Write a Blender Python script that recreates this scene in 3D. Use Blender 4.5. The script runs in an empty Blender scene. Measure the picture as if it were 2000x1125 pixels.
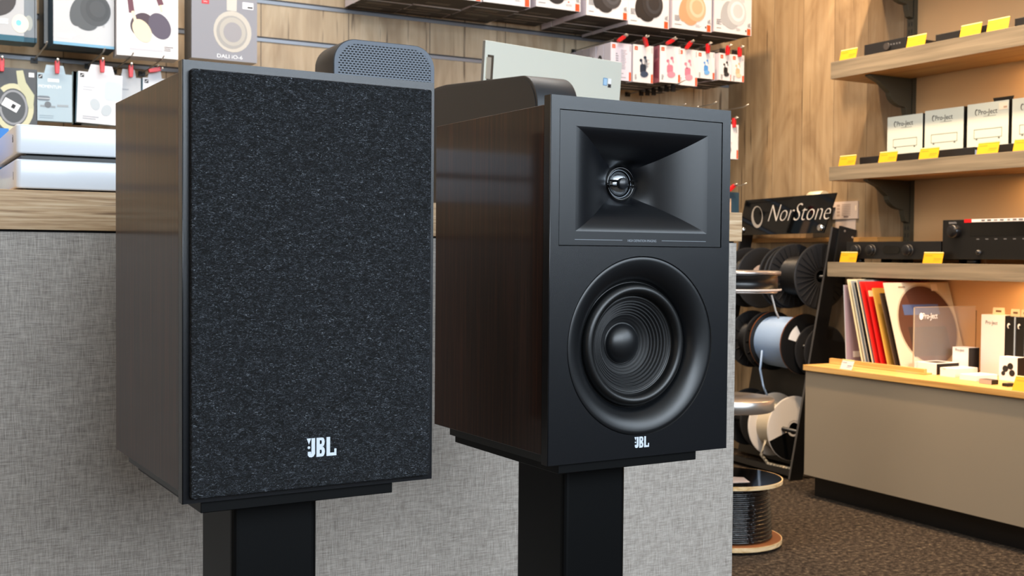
import bpy, bmesh, math, random
from mathutils import Vector, Matrix
from math import sin, cos, pi, radians
random.seed(7)
S = bpy.context.scene
COL = S.collection
# ------------------------------------------------------------------ camera, light, exposure
EYE = Vector((0, 0, .80))
AR = Vector((0.87408, -0.485707, 0.008577)); AU = Vector((0.006837, 0.029954, 0.999528)); AF = Vector((0.485734, 0.873608, -0.029503))
FPX = 2239.09
cd = bpy.data.cameras.new('camera'); cam = bpy.data.objects.new('camera', cd); COL.objects.link(cam)
cd.sensor_width = 36; cd.sensor_fit = 'HORIZONTAL'; cd.lens = FPX / 2000 * 36
cd.clip_start = .02; cd.clip_end = 60
mx = Matrix((AR, AU, -AF)).transposed().to_4x4(); mx.translation = EYE; cam.matrix_world = mx
cd.dof.use_dof = True; cd.dof.focus_distance = 1.05; cd.dof.aperture_fstop = 22
S.camera = cam
S.view_settings.view_transform = 'Standard'; S.view_settings.look = 'None'
S.view_settings.gamma = 1; S.view_settings.use_curve_mapping = False
S.view_settings.exposure = 0.0
W = bpy.data.worlds.new('daylight'); S.world = W; W.use_nodes = True
W.node_tree.nodes['Background'].inputs[0].default_value = (.72, .86, 1, 1)
W.node_tree.nodes['Background'].inputs[1].default_value = .6
def area(name, loc, target, sx, sy, power, col, spread=180):
    l = bpy.data.lights.new(name, 'AREA'); l.shape = 'RECTANGLE'; l.size = sx; l.size_y = sy; l.energy = power; l.color = col
    l.spread = radians(spread)
    o = bpy.data.objects.new(name, l); COL.objects.link(o); o.location = loc
    o.rotation_euler = (Vector(target) - Vector(loc)).to_track_quat('-Z', 'Y').to_euler(); return o
def spot(name, loc, target, power, col, ang=60, blend=.6, rad=.04):
    l = bpy.data.lights.new(name, 'SPOT'); l.energy = power; l.color = col; l.spot_size = radians(ang); l.spot_blend = blend; l.shadow_soft_size = rad
    o = bpy.data.objects.new(name, l); COL.objects.link(o); o.location = loc
    o.rotation_euler = (Vector(target) - Vector(loc)).to_track_quat('-Z', 'Y').to_euler(); return o
WARM = (1, .70, .42)
area('shop_window_daylight', (1.0, -2.95, 2.0), (1.0, 2, 1.5), 3.8, 1.4, 200, (.79, .895, 1))
area('added_side_fill', (3.10, -1.9, 2.0), (0, -1.9, 1.6), 2.0, 1.4, 75, (.76, .88, 1))  # added unseen source, gives the baffles a bright reflection from the right
area('added_ceiling_fill', (-.9, 2.2, 2.84), (-.9, 2.6, 0), 1.8, .8, 46, (1, .88, .76), 160)  # added unseen fill for the white boxes' sides and counter left
area('added_ceiling_fill', (1.3, 2.3, 2.84), (1.3, 2.5, 0), 2.0, .6, 42, (1, .95, .88), 150)  # added unseen fill that brightens the boxes on the slat wall
for sy_, pw in ((3.2, 16), (2.55, 26), (1.9, 26)):
    spot('ceiling_spot', (2.35, sy_, 2.8), (3.12, sy_ - .1, 1.1), pw * 7.2, WARM, 88)
for z_, pw in ((1.41, 1.6), (1.058, 1.6), (.728, 2.6)):
    area('under_shelf_strip', (2.99, 2.3, z_), (3.0, 2.3, 0), .02, 1.1, pw, (1, .60, .26))

# ------------------------------------------------------------------ measured-point helpers: a photo point met with a real plane
def ray(x, y): return AF + AR * ((x - 1000) / FPX) - AU * ((y - 562.5) / FPX)
def onX(x, y, X): d = ray(x, y); return EYE + d * (X / d.x)
def onY(x, y, Y): d = ray(x, y); return EYE + d * (Y / d.y)
def onZ(x, y, Z): d = ray(x, y); return EYE + d * ((Z - EYE.z) / d.z)

# ------------------------------------------------------------------ materials
def lin(c):
    if isinstance(c, str): c = tuple(int(c[i:i + 2], 16) / 255 for i in (0, 2, 4))
    return tuple((v / 12.92 if v <= .04045 else ((v + .055) / 1.055) ** 2.4) for v in c) + (1,)
class NT:
    def __init__(s, name, col='808080', rough=.5, metal=0, coat=0, coatr=.1, spec=.5):
        s.m = bpy.data.materials.new(name); s.m.use_nodes = True; s.t = s.m.node_tree; s.b = s.t.nodes['Principled BSDF']
        s.b.inputs['Base Color'].default_value = lin(col); s.b.inputs['Roughness'].default_value = rough
        s.b.inputs['Metallic'].default_value = metal; s.b.inputs['Coat Weight'].default_value = coat
        s.b.inputs['Coat Roughness'].default_value = coatr; s.b.inputs['Specular IOR Level'].default_value = spec
    def n(s, t, **k):
        o = s.t.nodes.new(t)
        for a, b in k.items():
            if hasattr(o, a): setattr(o, a, b)
            else: o.inputs[a].default_value = b
        return o
    def l(s, a, b): s.t.links.new(a, b)
    def coord(s, scale=(1, 1, 1), rot=(0, 0, 0)):
        tc = s.n('ShaderNodeTexCoord'); mp = s.n('ShaderNodeMapping'); mp.inputs['Scale'].default_value = scale; mp.inputs['Rotation'].default_value = rot
        s.l(tc.outputs['Object'], mp.inputs['Vector']); return mp.outputs['Vector']
    def noise(s, vec, scale, detail=2, rough=.5, dist=0):
        o = s.n('ShaderNodeTexNoise'); o.inputs['Scale'].default_value = scale; o.inputs['Detail'].default_value = detail
        o.inputs['Roughness'].default_value = rough; o.inputs['Distortion'].default_value = dist; s.l(vec, o.inputs['Vector']); return o.outputs['Fac']
    def ramp(s, fac, stops):
        o = s.n('ShaderNodeValToRGB'); e = o.color_ramp.elements
        while len(e) < len(stops): e.new(.5)
        for i, (p, c) in enumerate(stops): e[i].position = p; e[i].color = lin(c)
        s.l(fac, o.inputs['Fac']); return o.outputs['Color']
    def mix(s, a, b, fac=.5, mode='MIX'):
        o = s.n('ShaderNodeMix', data_type='RGBA', blend_type=mode)
        if isinstance(fac, (int, float)): o.inputs[0].default_value = fac
        else: s.l(fac, o.inputs[0])
        for i, v in ((6, a), (7, b)):
            if isinstance(v, (tuple, str)): o.inputs[i].default_value = lin(v) if isinstance(v, str) else v
            else: s.l(v, o.inputs[i])
        return o.outputs[2]
    def math(s, op, a, b=0, c=0):
        o = s.n('ShaderNodeMath', operation=op)
        for i, v in enumerate((a, b, c)):
            if isinstance(v, (int, float)): o.inputs[i].default_value = v
            else: s.l(v, o.inputs[i])
        return o.outputs[0]
    def bump(s, h, strength=.3, dist=.001):
        o = s.n('ShaderNodeBump'); o.inputs['Strength'].default_value = strength; o.inputs['Distance'].default_value = dist
        s.l(h, o.inputs['Height']); s.l(o.outputs[0], s.b.inputs['Normal'])
    def base(s, c): s.l(c, s.b.inputs['Base Color'])
_M = {}
def P(col, rough=.5, metal=0, coat=0, spec=.5):
    k = (col, rough, metal, coat, spec)
    if k not in _M:
        q = NT('paint_' + col, col, rough, metal, coat, .08, spec)
        v = q.coord(); h = q.noise(v, 900, 2); q.bump(h, .04, .0003); _M[k] = q.m
    return _M[k]
def planks(name, axis, pw, cols, seam='3a2c20', gs=1.0, rough=.45):
    """vertical boards: colour jumps board to board, long grain, dark cracks and seams"""
    q = NT(name, 'a08560', rough)
    tc = q.n('ShaderNodeTexCoord'); sx = q.n('ShaderNodeSeparateXYZ'); q.l(tc.outputs['Object'], sx.inputs[0])
    u = sx.outputs[axis]
    idx = q.math('FLOOR', q.math('DIVIDE', q.math('ADD', u, 10.03), pw))
    wn = q.n('ShaderNodeTexWhiteNoise', noise_dimensions='1D'); q.l(idx, wn.inputs['W'])
    off = q.math('MULTIPLY', wn.outputs['Value'], 7)
    cb = q.n('ShaderNodeCombineXYZ'); q.l(q.math('MULTIPLY', u, 34 * gs), cb.inputs[0]); q.l(off, cb.inputs[1]); q.l(q.math('MULTIPLY', sx.outputs[2], 1.9), cb.inputs[2])
    g = q.noise(cb.outputs[0], 1.0, 5, .62, .35)
    cb2 = q.n('ShaderNodeCombineXYZ'); q.l(q.math('MULTIPLY', u, 7), cb2.inputs[0]); q.l(off, cb2.inputs[1]); q.l(q.math('MULTIPLY', sx.outputs[2], 2.6), cb2.inputs[2])
    g2 = q.noise(cb2.outputs[0], 1.0, 3, .6, 1.2)
    c1 = q.ramp(wn.outputs['Value'], [(0, cols[0]), (.5, cols[1]), (1, cols[2])])
    c2 = q.ramp(g, [(.25, 'd2c6b8'), (.5, 'f0eae2'), (.72, 'ffffff')])
    c3 = q.ramp(g2, [(.3, 'c0b4a6'), (.55, 'f0ece6'), (.8, 'ffffff')])
    c = q.mix(c1, c2, .85, 'MULTIPLY'); c = q.mix(c, c3, .8, 'MULTIPLY')
    crack = q.noise(cb.outputs[0], 1.7, 2, .5, .2)
    ck = q.ramp(crack, [(.66, '000000'), (.72, 'ffffff')])
    c = q.mix(c, '4e3c2a', q.math('MULTIPLY', ck, .75))
    fr = q.math('FRACT', q.math('DIVIDE', q.math('ADD', u, 10.03), pw))
    sm = q.math('LESS_THAN', fr, .012)
    c = q.mix(c, seam, q.math('MULTIPLY', sm, .7))
    q.base(c); q.bump(g, .12, .002); return q.m
def oak(name, cols, axis_long=0, sc=1.0, rough=.5):
    q = NT(name, 'b89060', rough)
    s = [260 * sc, 260 * sc, 260 * sc]; s[axis_long] = 9 * sc
    v = q.coord(tuple(s)); g = q.noise(v, 1, 4, .6, .3)
    s2 = [70 * sc, 70 * sc, 150 * sc]; s2[axis_long] = 5 * sc
    g2 = q.noise(q.coord(tuple(s2)), 1, 3, .6, .8)
    c = q.ramp(g, [(.3, cols[0]), (.48, cols[1]), (.7, cols[2])])
    d = q.ramp(g2, [(.26, cols[0]), (.40, 'ffffff')])
    q.base(q.mix(c, d, .6, 'MULTIPLY')); q.bump(g, .25, .0006); return q.m
def linen(name):
    q = NT(name, 'b0b0ac', .36, spec=.5)
    a = q.noise(q.coord((60, 60, 1500)), 1, 3, .7); b = q.noise(q.coord((1300, 1300, 55)), 1, 3, .7)
    f = q.math('ADD', q.math('MULTIPLY', a, .5), q.math('MULTIPLY', b, .5))
    c = q.ramp(f, [(.36, '7a726a'), (.5, 'aaa198'), (.62, 'c9c1b8')])
    q.base(c); q.bump(f, .35, .0006); return q.m
def veneer(name, c0, c1, c2, coat=.5, coatr=.16):
    q = NT(name, c1, .5, 0, coat, coatr, .15)
    g = q.noise(q.coord((240, 240, 5)), 1, 4, .6, .15); g2 = q.noise(q.coord((1100, 1100, 30)), 1, 2, .6)
    c = q.ramp(g, [(.3, c0), (.5, c1), (.72, c2)])
    d = q.ramp(g2, [(.35, '9a9a9a'), (.6, 'ffffff')])
    q.base(q.mix(c, d, .6, 'MULTIPLY')); q.bump(g2, .05, .0003); return q.m
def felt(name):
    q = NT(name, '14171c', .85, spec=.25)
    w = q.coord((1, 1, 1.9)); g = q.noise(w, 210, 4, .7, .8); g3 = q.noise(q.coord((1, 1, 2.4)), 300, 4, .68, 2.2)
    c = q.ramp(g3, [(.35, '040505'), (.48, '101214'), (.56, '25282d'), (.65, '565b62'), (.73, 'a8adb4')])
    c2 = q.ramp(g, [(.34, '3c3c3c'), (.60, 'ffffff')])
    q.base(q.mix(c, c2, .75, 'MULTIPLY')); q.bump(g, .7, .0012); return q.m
def satin(name, col, rough, sc=1500, st=.12, spec=.5):
    q = NT(name, col, rough, spec=spec); v = q.coord(); q.bump(q.noise(v, sc, 2), st, .0004); return q.m
def carpet():
    q = NT('carpet_pile', '4a4038', .95, spec=.1)
    v = q.coord(); g = q.noise(v, 70, 5, .75); g2 = q.noise(v, 260, 3, .6)
    c = q.ramp(g, [(.3, '1a1613'), (.46, '383029'), (.58, '5c5044'), (.70, '8f8068')]); d = q.ramp(g2, [(.3, '707070'), (.65, 'ffffff')])
    q.base(q.mix(c, d, .7, 'MULTIPLY')); q.bump(g2, 1, .006); return q.m
def wallpaint(name, col):
    q = NT(name, col, .8, spec=.2); v = q.coord(); q.bump(q.noise(v, 300, 3), .15, .001)
    g = q.noise(v, 3, 2); q.base(q.mix(lin(col), lin(col), .5)); return q.m
def mesh_grille():
    """perforated sheet: staggered dark slots in grey metal"""
    q = NT('perforated_metal', '39424e', .5)
    tc = q.n('ShaderNodeTexCoord'); sx = q.n('ShaderNodeSeparateXYZ'); q.l(tc.outputs['Object'], sx.inputs[0])
    v = q.math('DIVIDE', sx.outputs[2], .0032); row = q.math('FLOOR', v)
    u = q.math('ADD', q.math('DIVIDE', sx.outputs[0], .0052), q.math('MULTIPLY', q.math('MODULO', row, 2), .5))
    fu = q.math('ABSOLUTE', q.math('SUBTRACT', q.math('FRACT', u), .5)); fv = q.math('ABSOLUTE', q.math('SUBTRACT', q.math('FRACT', v), .5))
    h = q.math('MULTIPLY', q.math('LESS_THAN', fu, .34), q.math('LESS_THAN', fv, .27))
    q.base(q.mix('4a5563', '020203', h)); q.l(q.math('ADD', q.math('MULTIPLY', h, .5), .38), q.b.inputs['Roughness']); return q.m
def cable_mat(name, col, rough, axis, pitch):
    q = NT(name, col, rough)
    tc = q.n('ShaderNodeTexCoord'); sx = q.n('ShaderNodeSeparateXYZ'); q.l(tc.outputs['Object'], sx.inputs[0])
    n_ = q.noise(q.coord(), 9, 2)
    w = q.math('ABSOLUTE', q.math('SINE', q.math('ADD', q.math('MULTIPLY', sx.outputs[axis], pi / pitch), q.math('MULTIPLY', n_, 3))))
    q.base(q.mix(tuple(v * .35 for v in lin(col)[:3]) + (1,), lin(col), q.math('POWER', w, .5))); q.bump(w, .8, .003); return q.m
def clear(name, col='ffffff', rough=.02, alpha=.07):
    q = NT(name, col, rough); q.b.inputs['Alpha'].default_value = alpha; q.b.inputs['Specular IOR Level'].default_value = .6; return q.m

MAT = dict(
    slat=planks('knotty_slat_boards', 0, .31, ['d6c8b0', 'c9b89e', 'dccdb4'], gs=.8, rough=.5),
    plank_y=planks('vertical_oak_boards', 1, .165, ['a8957a', 'bba789', '8f7d66'], gs=1.4, rough=.5),
    linen=linen('linen_laminate'), oak_edge=oak('striped_oak_edge', ['8a6844', 'bf9c74', 'e0c6a2'], 0),
    walnut=veneer('walnut_veneer', '190c07', '2c170d', '442415', .5, .10),
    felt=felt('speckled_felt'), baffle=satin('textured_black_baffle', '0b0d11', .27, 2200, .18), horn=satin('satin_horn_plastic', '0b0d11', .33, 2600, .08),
    ring=satin('satin_trim_ring', '0a0c0f', .34, 2600, .06), rubber=satin('black_rubber', '0a0b0c', .36, 900, .05), cone=satin('matt_cone', '111214', .55, 3000, .35),
    standblk=satin('black_powder_coat', '030405', .42, 1800, .1, .18), carpet=carpet(),
    beige=wallpaint('beige_wall_paint', 'e8bd8c'), ceil=wallpaint('white_ceiling_paint', 'e4e2dc'), darkwall=wallpaint('reflection_darkening_wall', '2c2a28'), leftwall=wallpaint('warm_white_wall_paint', 'd8c8b4'), dimwall=wallpaint('taupe_wall_paint', '8a7d6e'), grille=mesh_grille(),  # darkwall: unseen wall parts made dark so the baffles reflect less light
    shelfwood=oak('grey_oak_shelf', ['6c6252', '807461', '948671'], 1, .25), shelfunder=oak('oak_with_orange_bounce', ['a0703c', 'b58448', 'c09458'], 1, .2),  # shelfunder: orange bounce light under the shelves is put into the colour
    honey=oak('honey_oak_top', ['b98848', 'd2a25c', 'e0b470'], 1, .25), panelgrey=satin('taupe_laminate', '8f8371', .5, 600, .1),
    olive=P('423e31', .5), alu=P('858b94', .4, .5), steel=P('cfcbc6', .33, .9), chrome=P('e6e8ea', .12, 1.0), black=P('0c0c0d', .4), gloss=P('060607', .06),
    white=P('f2f3f4', .35), whiteglossy=P('dde1e7', .3, 0, .3), paper=P('e9e4e0', .7), card=P('e4e1e0', .45), cardlilac=P('d9d3de', .45), orange=P('e8501e', .5), red=P('c8141c', .35), yellow=P('d9a012', .5), ink=P('2b2b2e', .6),
    teal=P('12586c', .45), navy=P('123246', .45), greybox=P('8f8f96', .5), darkbox=P('4b4e51', .5), under=P('37312c', .7), skyblue=P('a9cddd', .4), bluecloth=P('1d78c8', .5),  # under: dark print with the shade beneath the boxes mixed into the colour
    plywood=oak('plywood_edge', ['b8935f', 'dcbd8c', 'efd9b2'], 0, .4), alpha=clear('clear_acrylic'),
)
# ------------------------------------------------------------------ mesh builder
class MB:
    def __init__(s): s.v = []; s.f = []; s.mi = []; s.sm = []; s.mats = []
    def mid(s, m):
        if isinstance(m, str): m = MAT[m] if m in MAT else P(m)
        if m not in s.mats: s.mats.append(m)
        return s.mats.index(m)
    def add(s, vs, fs, m, smooth=False, T=None):
        o = len(s.v); i = s.mid(m)
        s.v += [tuple((T @ Vector(q)) if T else q) for q in vs]
        for f in fs: s.f.append(tuple(a + o for a in f)); s.mi.append(i); s.sm.append(smooth)
        return s
    def box(s, x0, x1, y0, y1, z0, z1, m, T=None, mm=None):
        vs = [(x, y, z) for x in (x0, x1) for y in (y0, y1) for z in (z0, z1)]
        fs = dict(l=(0, 1, 3, 2), r=(4, 6, 7, 5), f=(0, 4, 5, 1), b=(2, 3, 7, 6), d=(0, 2, 6, 4), u=(1, 5, 7, 3))
        mm = mm or {}
        for k, f in fs.items(): s.add([vs[a] for a in f], [(0, 1, 2, 3)], mm.get(k, m), False, T)
        return s
    def quad(s, pts, m, T=None): return s.add(pts, [tuple(range(len(pts)))], m, False, T)
    def prism(s, pts, plane, a, b, m, T=None, smooth=False, side=None):
        def q(p_, w): return {'xz': (p_[0], w, p_[1]), 'yz': (w, p_[0], p_[1]), 'xy': (p_[0], p_[1], w)}[plane]
        n = len(pts)
        s.add([q(p_, a) for p_ in pts], [tuple(range(n))], m, False, T); s.add([q(p_, b) for p_ in pts], [tuple(range(n))[::-1]], m, False, T)
        s.add([q(p_, a) for p_ in pts] + [q(p_, b) for p_ in pts], [(i, (i + 1) % n, n + (i + 1) % n, n + i) for i in range(n)], side or m, smooth, T)
        return s
    def lathe(s, prof, m, T=None, seg=48, smooth=True, closed=False):
        """prof: (radius, height) along local Z"""
        vs = []; fs = []
        n = len(prof)
        for k in range(seg):
            a = 2 * pi * k / seg
            for r_, h in prof: vs.append((r_ * cos(a), r_ * sin(a), h))
        for k in range(seg):
            k2 = (k + 1) % seg
            for i in range(n - 1): fs.append((k * n + i, k2 * n + i, k2 * n + i + 1, k * n + i + 1))
        if closed: pass
        return s.add(vs, fs, m, smooth, T)
    def cyl(s, c0, c1, r, m, seg=20, r2=None, T=None, caps=True):
        c0 = Vector(c0); c1 = Vector(c1); d = c1 - c0; R = d.to_track_quat('Z', 'Y').to_matrix().to_4x4(); R.translation = c0
        if T: R = T @ R
        L = d.length; r2 = r if r2 is None else r2
        s.lathe([(r, 0), (r2, L)], m, R, seg)
        if caps:
            for rr, h in ((r, 0), (r2, L)):
                s.add([(rr * cos(2 * pi * k / seg), rr * sin(2 * pi * k / seg), h) for k in range(seg)], [tuple(range(seg))], m, False, R)
        return s
    def tube(s, pts, r, m, seg=8, T=None):
        pts = [Vector(q) for q in pts]; vs = []; fs = []
        up = Vector((.12, .3, .94)).normalized()
        for i, q in enumerate(pts):
            d = (pts[min(i + 1, len(pts) - 1)] - pts[max(i - 1, 0)]).normalized()
            a = d.cross(up); a = a.normalized() if a.length > .05 else d.cross(Vector((1, 0, 0))).normalized(); b = d.cross(a)
            for k in range(seg): t = 2 * pi * k / seg; vs.append(q + (a * cos(t) + b * sin(t)) * r)
        for i in range(len(pts) - 1):
            for k in range(seg): k2 = (k + 1) % seg; fs.append((i * seg + k, i * seg + k2, (i + 1) * seg + k2, (i + 1) * seg + k))
        fs.append(tuple(range(seg))); fs.append(tuple(range((len(pts) - 1) * seg, len(pts) * seg)))
        return s.add(vs, fs, m, True, T)
    def text(s, body, size, m, T, ext=.0002, align='LEFT', shear=0, sx=1.0, off=0):
        c = bpy.data.curves.new('lettering', 'FONT'); c.body = body; c.size = size; c.extrude = ext; c.align_x = align; c.shear = shear; c.resolution_u = 3; c.offset = off
        o = bpy.data.objects.new('lettering', c); COL.objects.link(o)
        me = bpy.data.meshes.new_from_object(o.evaluated_get(bpy.context.evaluated_depsgraph_get()))
        s.add([(v.co.x * sx, v.co.y, v.co.z) for v in me.vertices], [tuple(f.vertices) for f in me.polygons], m, False, T)
        bpy.data.objects.remove(o); bpy.data.curves.remove(c); bpy.data.meshes.remove(me); return s
    def build(s, name, parent=None, loc=None, rot=None, bevel=0, seg=2, merge=False, keep=False):
        me = bpy.data.meshes.new(name); me.from_pydata([tuple(q) for q in s.v], [], s.f)
        for m in s.mats: me.materials.append(m)
        for i, pl in enumerate(me.polygons): pl.material_index = s.mi[i]; pl.use_smooth = s.sm[i]
        if not keep:
            bm = bmesh.new(); bm.from_mesh(me)
            bmesh.ops.remove_doubles(bm, verts=bm.verts, dist=1e-6)
            bmesh.ops.recalc_face_normals(bm, faces=bm.faces); bm.to_mesh(me); bm.free()
        o = bpy.data.objects.new(name, me); COL.objects.link(o)
        if loc is not None: o.location = loc
        if rot is not None: o.rotation_euler = rot
        if parent: o.parent = parent
        if bevel:
            b = o.modifiers.new('bevel', 'BEVEL'); b.width = bevel; b.segments = seg; b.limit_method = 'ANGLE'; b.angle_limit = radians(40); b.harden_normals = False
        return o
def tag(o, label=None, cat=None, group=None, kind=None):
    for k, v in (('label', label), ('category', cat), ('group', group), ('kind', kind)):
        if v: o[k] = v
    return o
def thing(name, label, cat, loc=(0, 0, 0), rz=0, group=None):
    o = bpy.data.objects.new(name, None); COL.objects.link(o); o.location = loc; o.rotation_euler = (0, 0, rz); o.empty_display_size = .05
    return tag(o, label, cat, group)
def struct(o): o['kind'] = 'structure'; return o
def copy_tree(o, parent=None):
    c = o.copy(); COL.objects.link(c); c.parent = parent
    for ch in list(o.children): copy_tree(ch, c)
    return c
def arc(cx_, cz_, r, a0, a1, n): return [(cx_ + r * cos(radians(a0 + (a1 - a0) * k / n)), cz_ + r * sin(radians(a0 + (a1 - a0) * k / n))) for k in range(n + 1)]
def rrect(x0, x1, z0, z1, r, n=6, corners=(1, 1, 1, 1)):
    out = []
    for (cx_, cz_, a), on in zip(((x1 - r, z1 - r, 0), (x0 + r, z1 - r, 90), (x0 + r, z0 + r, 180), (x1 - r, z0 + r, 270)), corners):
        out += arc(cx_, cz_, r, a, a + 90, n) if on else [(cx_ + (r if a in (0, 270) else -r), cz_ + (r if a in (0, 90) else -r))]
    return out
def TF(x, y, z, rx=0, ry=0, rz=0): return Matrix.Translation((x, y, z)) @ Matrix.Rotation(rz, 4, 'Z') @ Matrix.Rotation(ry, 4, 'Y') @ Matrix.Rotation(rx, 4, 'X')
FRONT = Matrix.Rotation(pi / 2, 4, 'X')      # maps text XY onto the XZ plane facing -Y

# ------------------------------------------------------------------ the room
XW, YB = 3.14, 3.775
m = MB(); m.box(-3.2, 3.4, -3.2, 4.0, -.1, 0, 'carpet'); struct(m.build('floor'))
m = MB(); m.box(-3.2, 3.4, -3.2, 4.0, 2.9, 3.0, 'ceil'); struct(m.build('ceiling'))
m = MB(); m.box(-3.2, XW, YB, YB + .12, 0, 2.9, 'slat'); struct(m.build('wall_back'))
m = MB(); m.box(XW, XW + .12, 1.1, YB + .12, 0, 2.9, 'beige'); m.box(XW, XW + .12, -.8, 1.1, 0, 2.9, 'darkwall'); m.box(XW, XW + .12, -3.2, -.8, 0, 1.25, 'darkwall'); m.box(XW, XW + .12, -3.2, -.8, 2.75, 2.9, 'beige'); m.box(XW, XW + .12, -3.2, -3.0, 1.25, 2.75, 'beige'); struct(m.build('wall_right'))
m = MB(); m.box(-3.2, -3.08, -3.2, YB, 0, 2.9, 'leftwall'); struct(m.build('wall_left'))
m = MB(); m.box(-3.08, -1.0, -3.2, -3.05, 0, 2.9, 'dimwall'); m.box(3.05, XW, -3.2, -3.05, 0, 2.9, 'dimwall'); m.box(-1.0, 3.05, -3.2, -3.05, 0, 1.25, 'darkwall'); m.box(-1.0, 3.05, -3.2, -3.05, 2.75, 2.9, 'dimwall'); struct(m.build('wall_front'))
m = MB(); m.box(XW - .012, XW, 2.825, YB, 0, 2.9, 'plank_y'); struct(m.build('trim_1'))
m = MB(); m.box(XW - .03, XW - .012, 2.825, 3.6, .855, .872, 'shelfunder'); struct(m.build('trim_2', bevel=.001))
for k in range(13):
    z = 1.508 + (k - 8) * .1265
    m = MB(); m.box(-3.08, XW - .014, YB - .004, YB, z - .0055, z + .0055, 'alu'); m.box(-3.08, XW - .014, YB - .0035, YB, z + .0055, z + .011, 'ink')
    struct(m.build('trim_%d' % (k + 3)))
# ------------------------------------------------------------------ loudspeakers
SW, SH, SD, BT, TO, BO, ZB = .2144, .340, .2303, .011, .00825, .00852, .6057
PX0, PX1, PZ0, PZ1 = .0107, .2032, .2032, .3268
WC, WR = (.1066, .1072), .0857
def jbl(mb, x, z, h, y, mat):
    """the maker's mark: triangle and dots, then narrow J B L"""
    k = h; t = -.0004
    def pz(pts): mb.prism([(x + a * k, z + b * k) for a, b in pts], 'xz', y + t, y, mat)
    pz([(-.04, 1), (.20, 1), (.08, .68)])
    pz([(.08 + .075 * cos(a * pi / 6), .52 + .075 * sin(a * pi / 6)) for a in range(12)])
    pz([(.22, 1), (.42, 1), (.42, .18), (.34, .04), (.22, 0), (.10, .02), (.02, .12), (.02, .30), (.20, .30), (.20, .20), (.22, .20)])
    pz([(.5, 0), (.68, 0), (.68, 1), (.5, 1)])
    for z0, z1 in ((.52, 1.0), (0, .52)):
        o = arc(.84, (z0 + z1) / 2, .26 * (z1 - z0) / .5, -90, 90, 6); o = [(.68, z0)] + [(.82 + (a - .84) * .55, b) for a, b in o] + [(.68, z1)]
        zi = (z0 + z1) / 2; i_ = [(.68, zi - .10), (.78, zi - .10), (.80, zi), (.78, zi + .10), (.68, zi + .10)]
        oo = [(a, max(z0, min(z1, b))) for a, b in o]
        pz(oo[:len(oo)] + i_[::-1])
    pz([(1.06, 0), (1.62, 0), (1.62, .36), (1.50, .36), (1.50, .16), (1.26, .16), (1.26, 1), (1.06, 1)])
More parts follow.
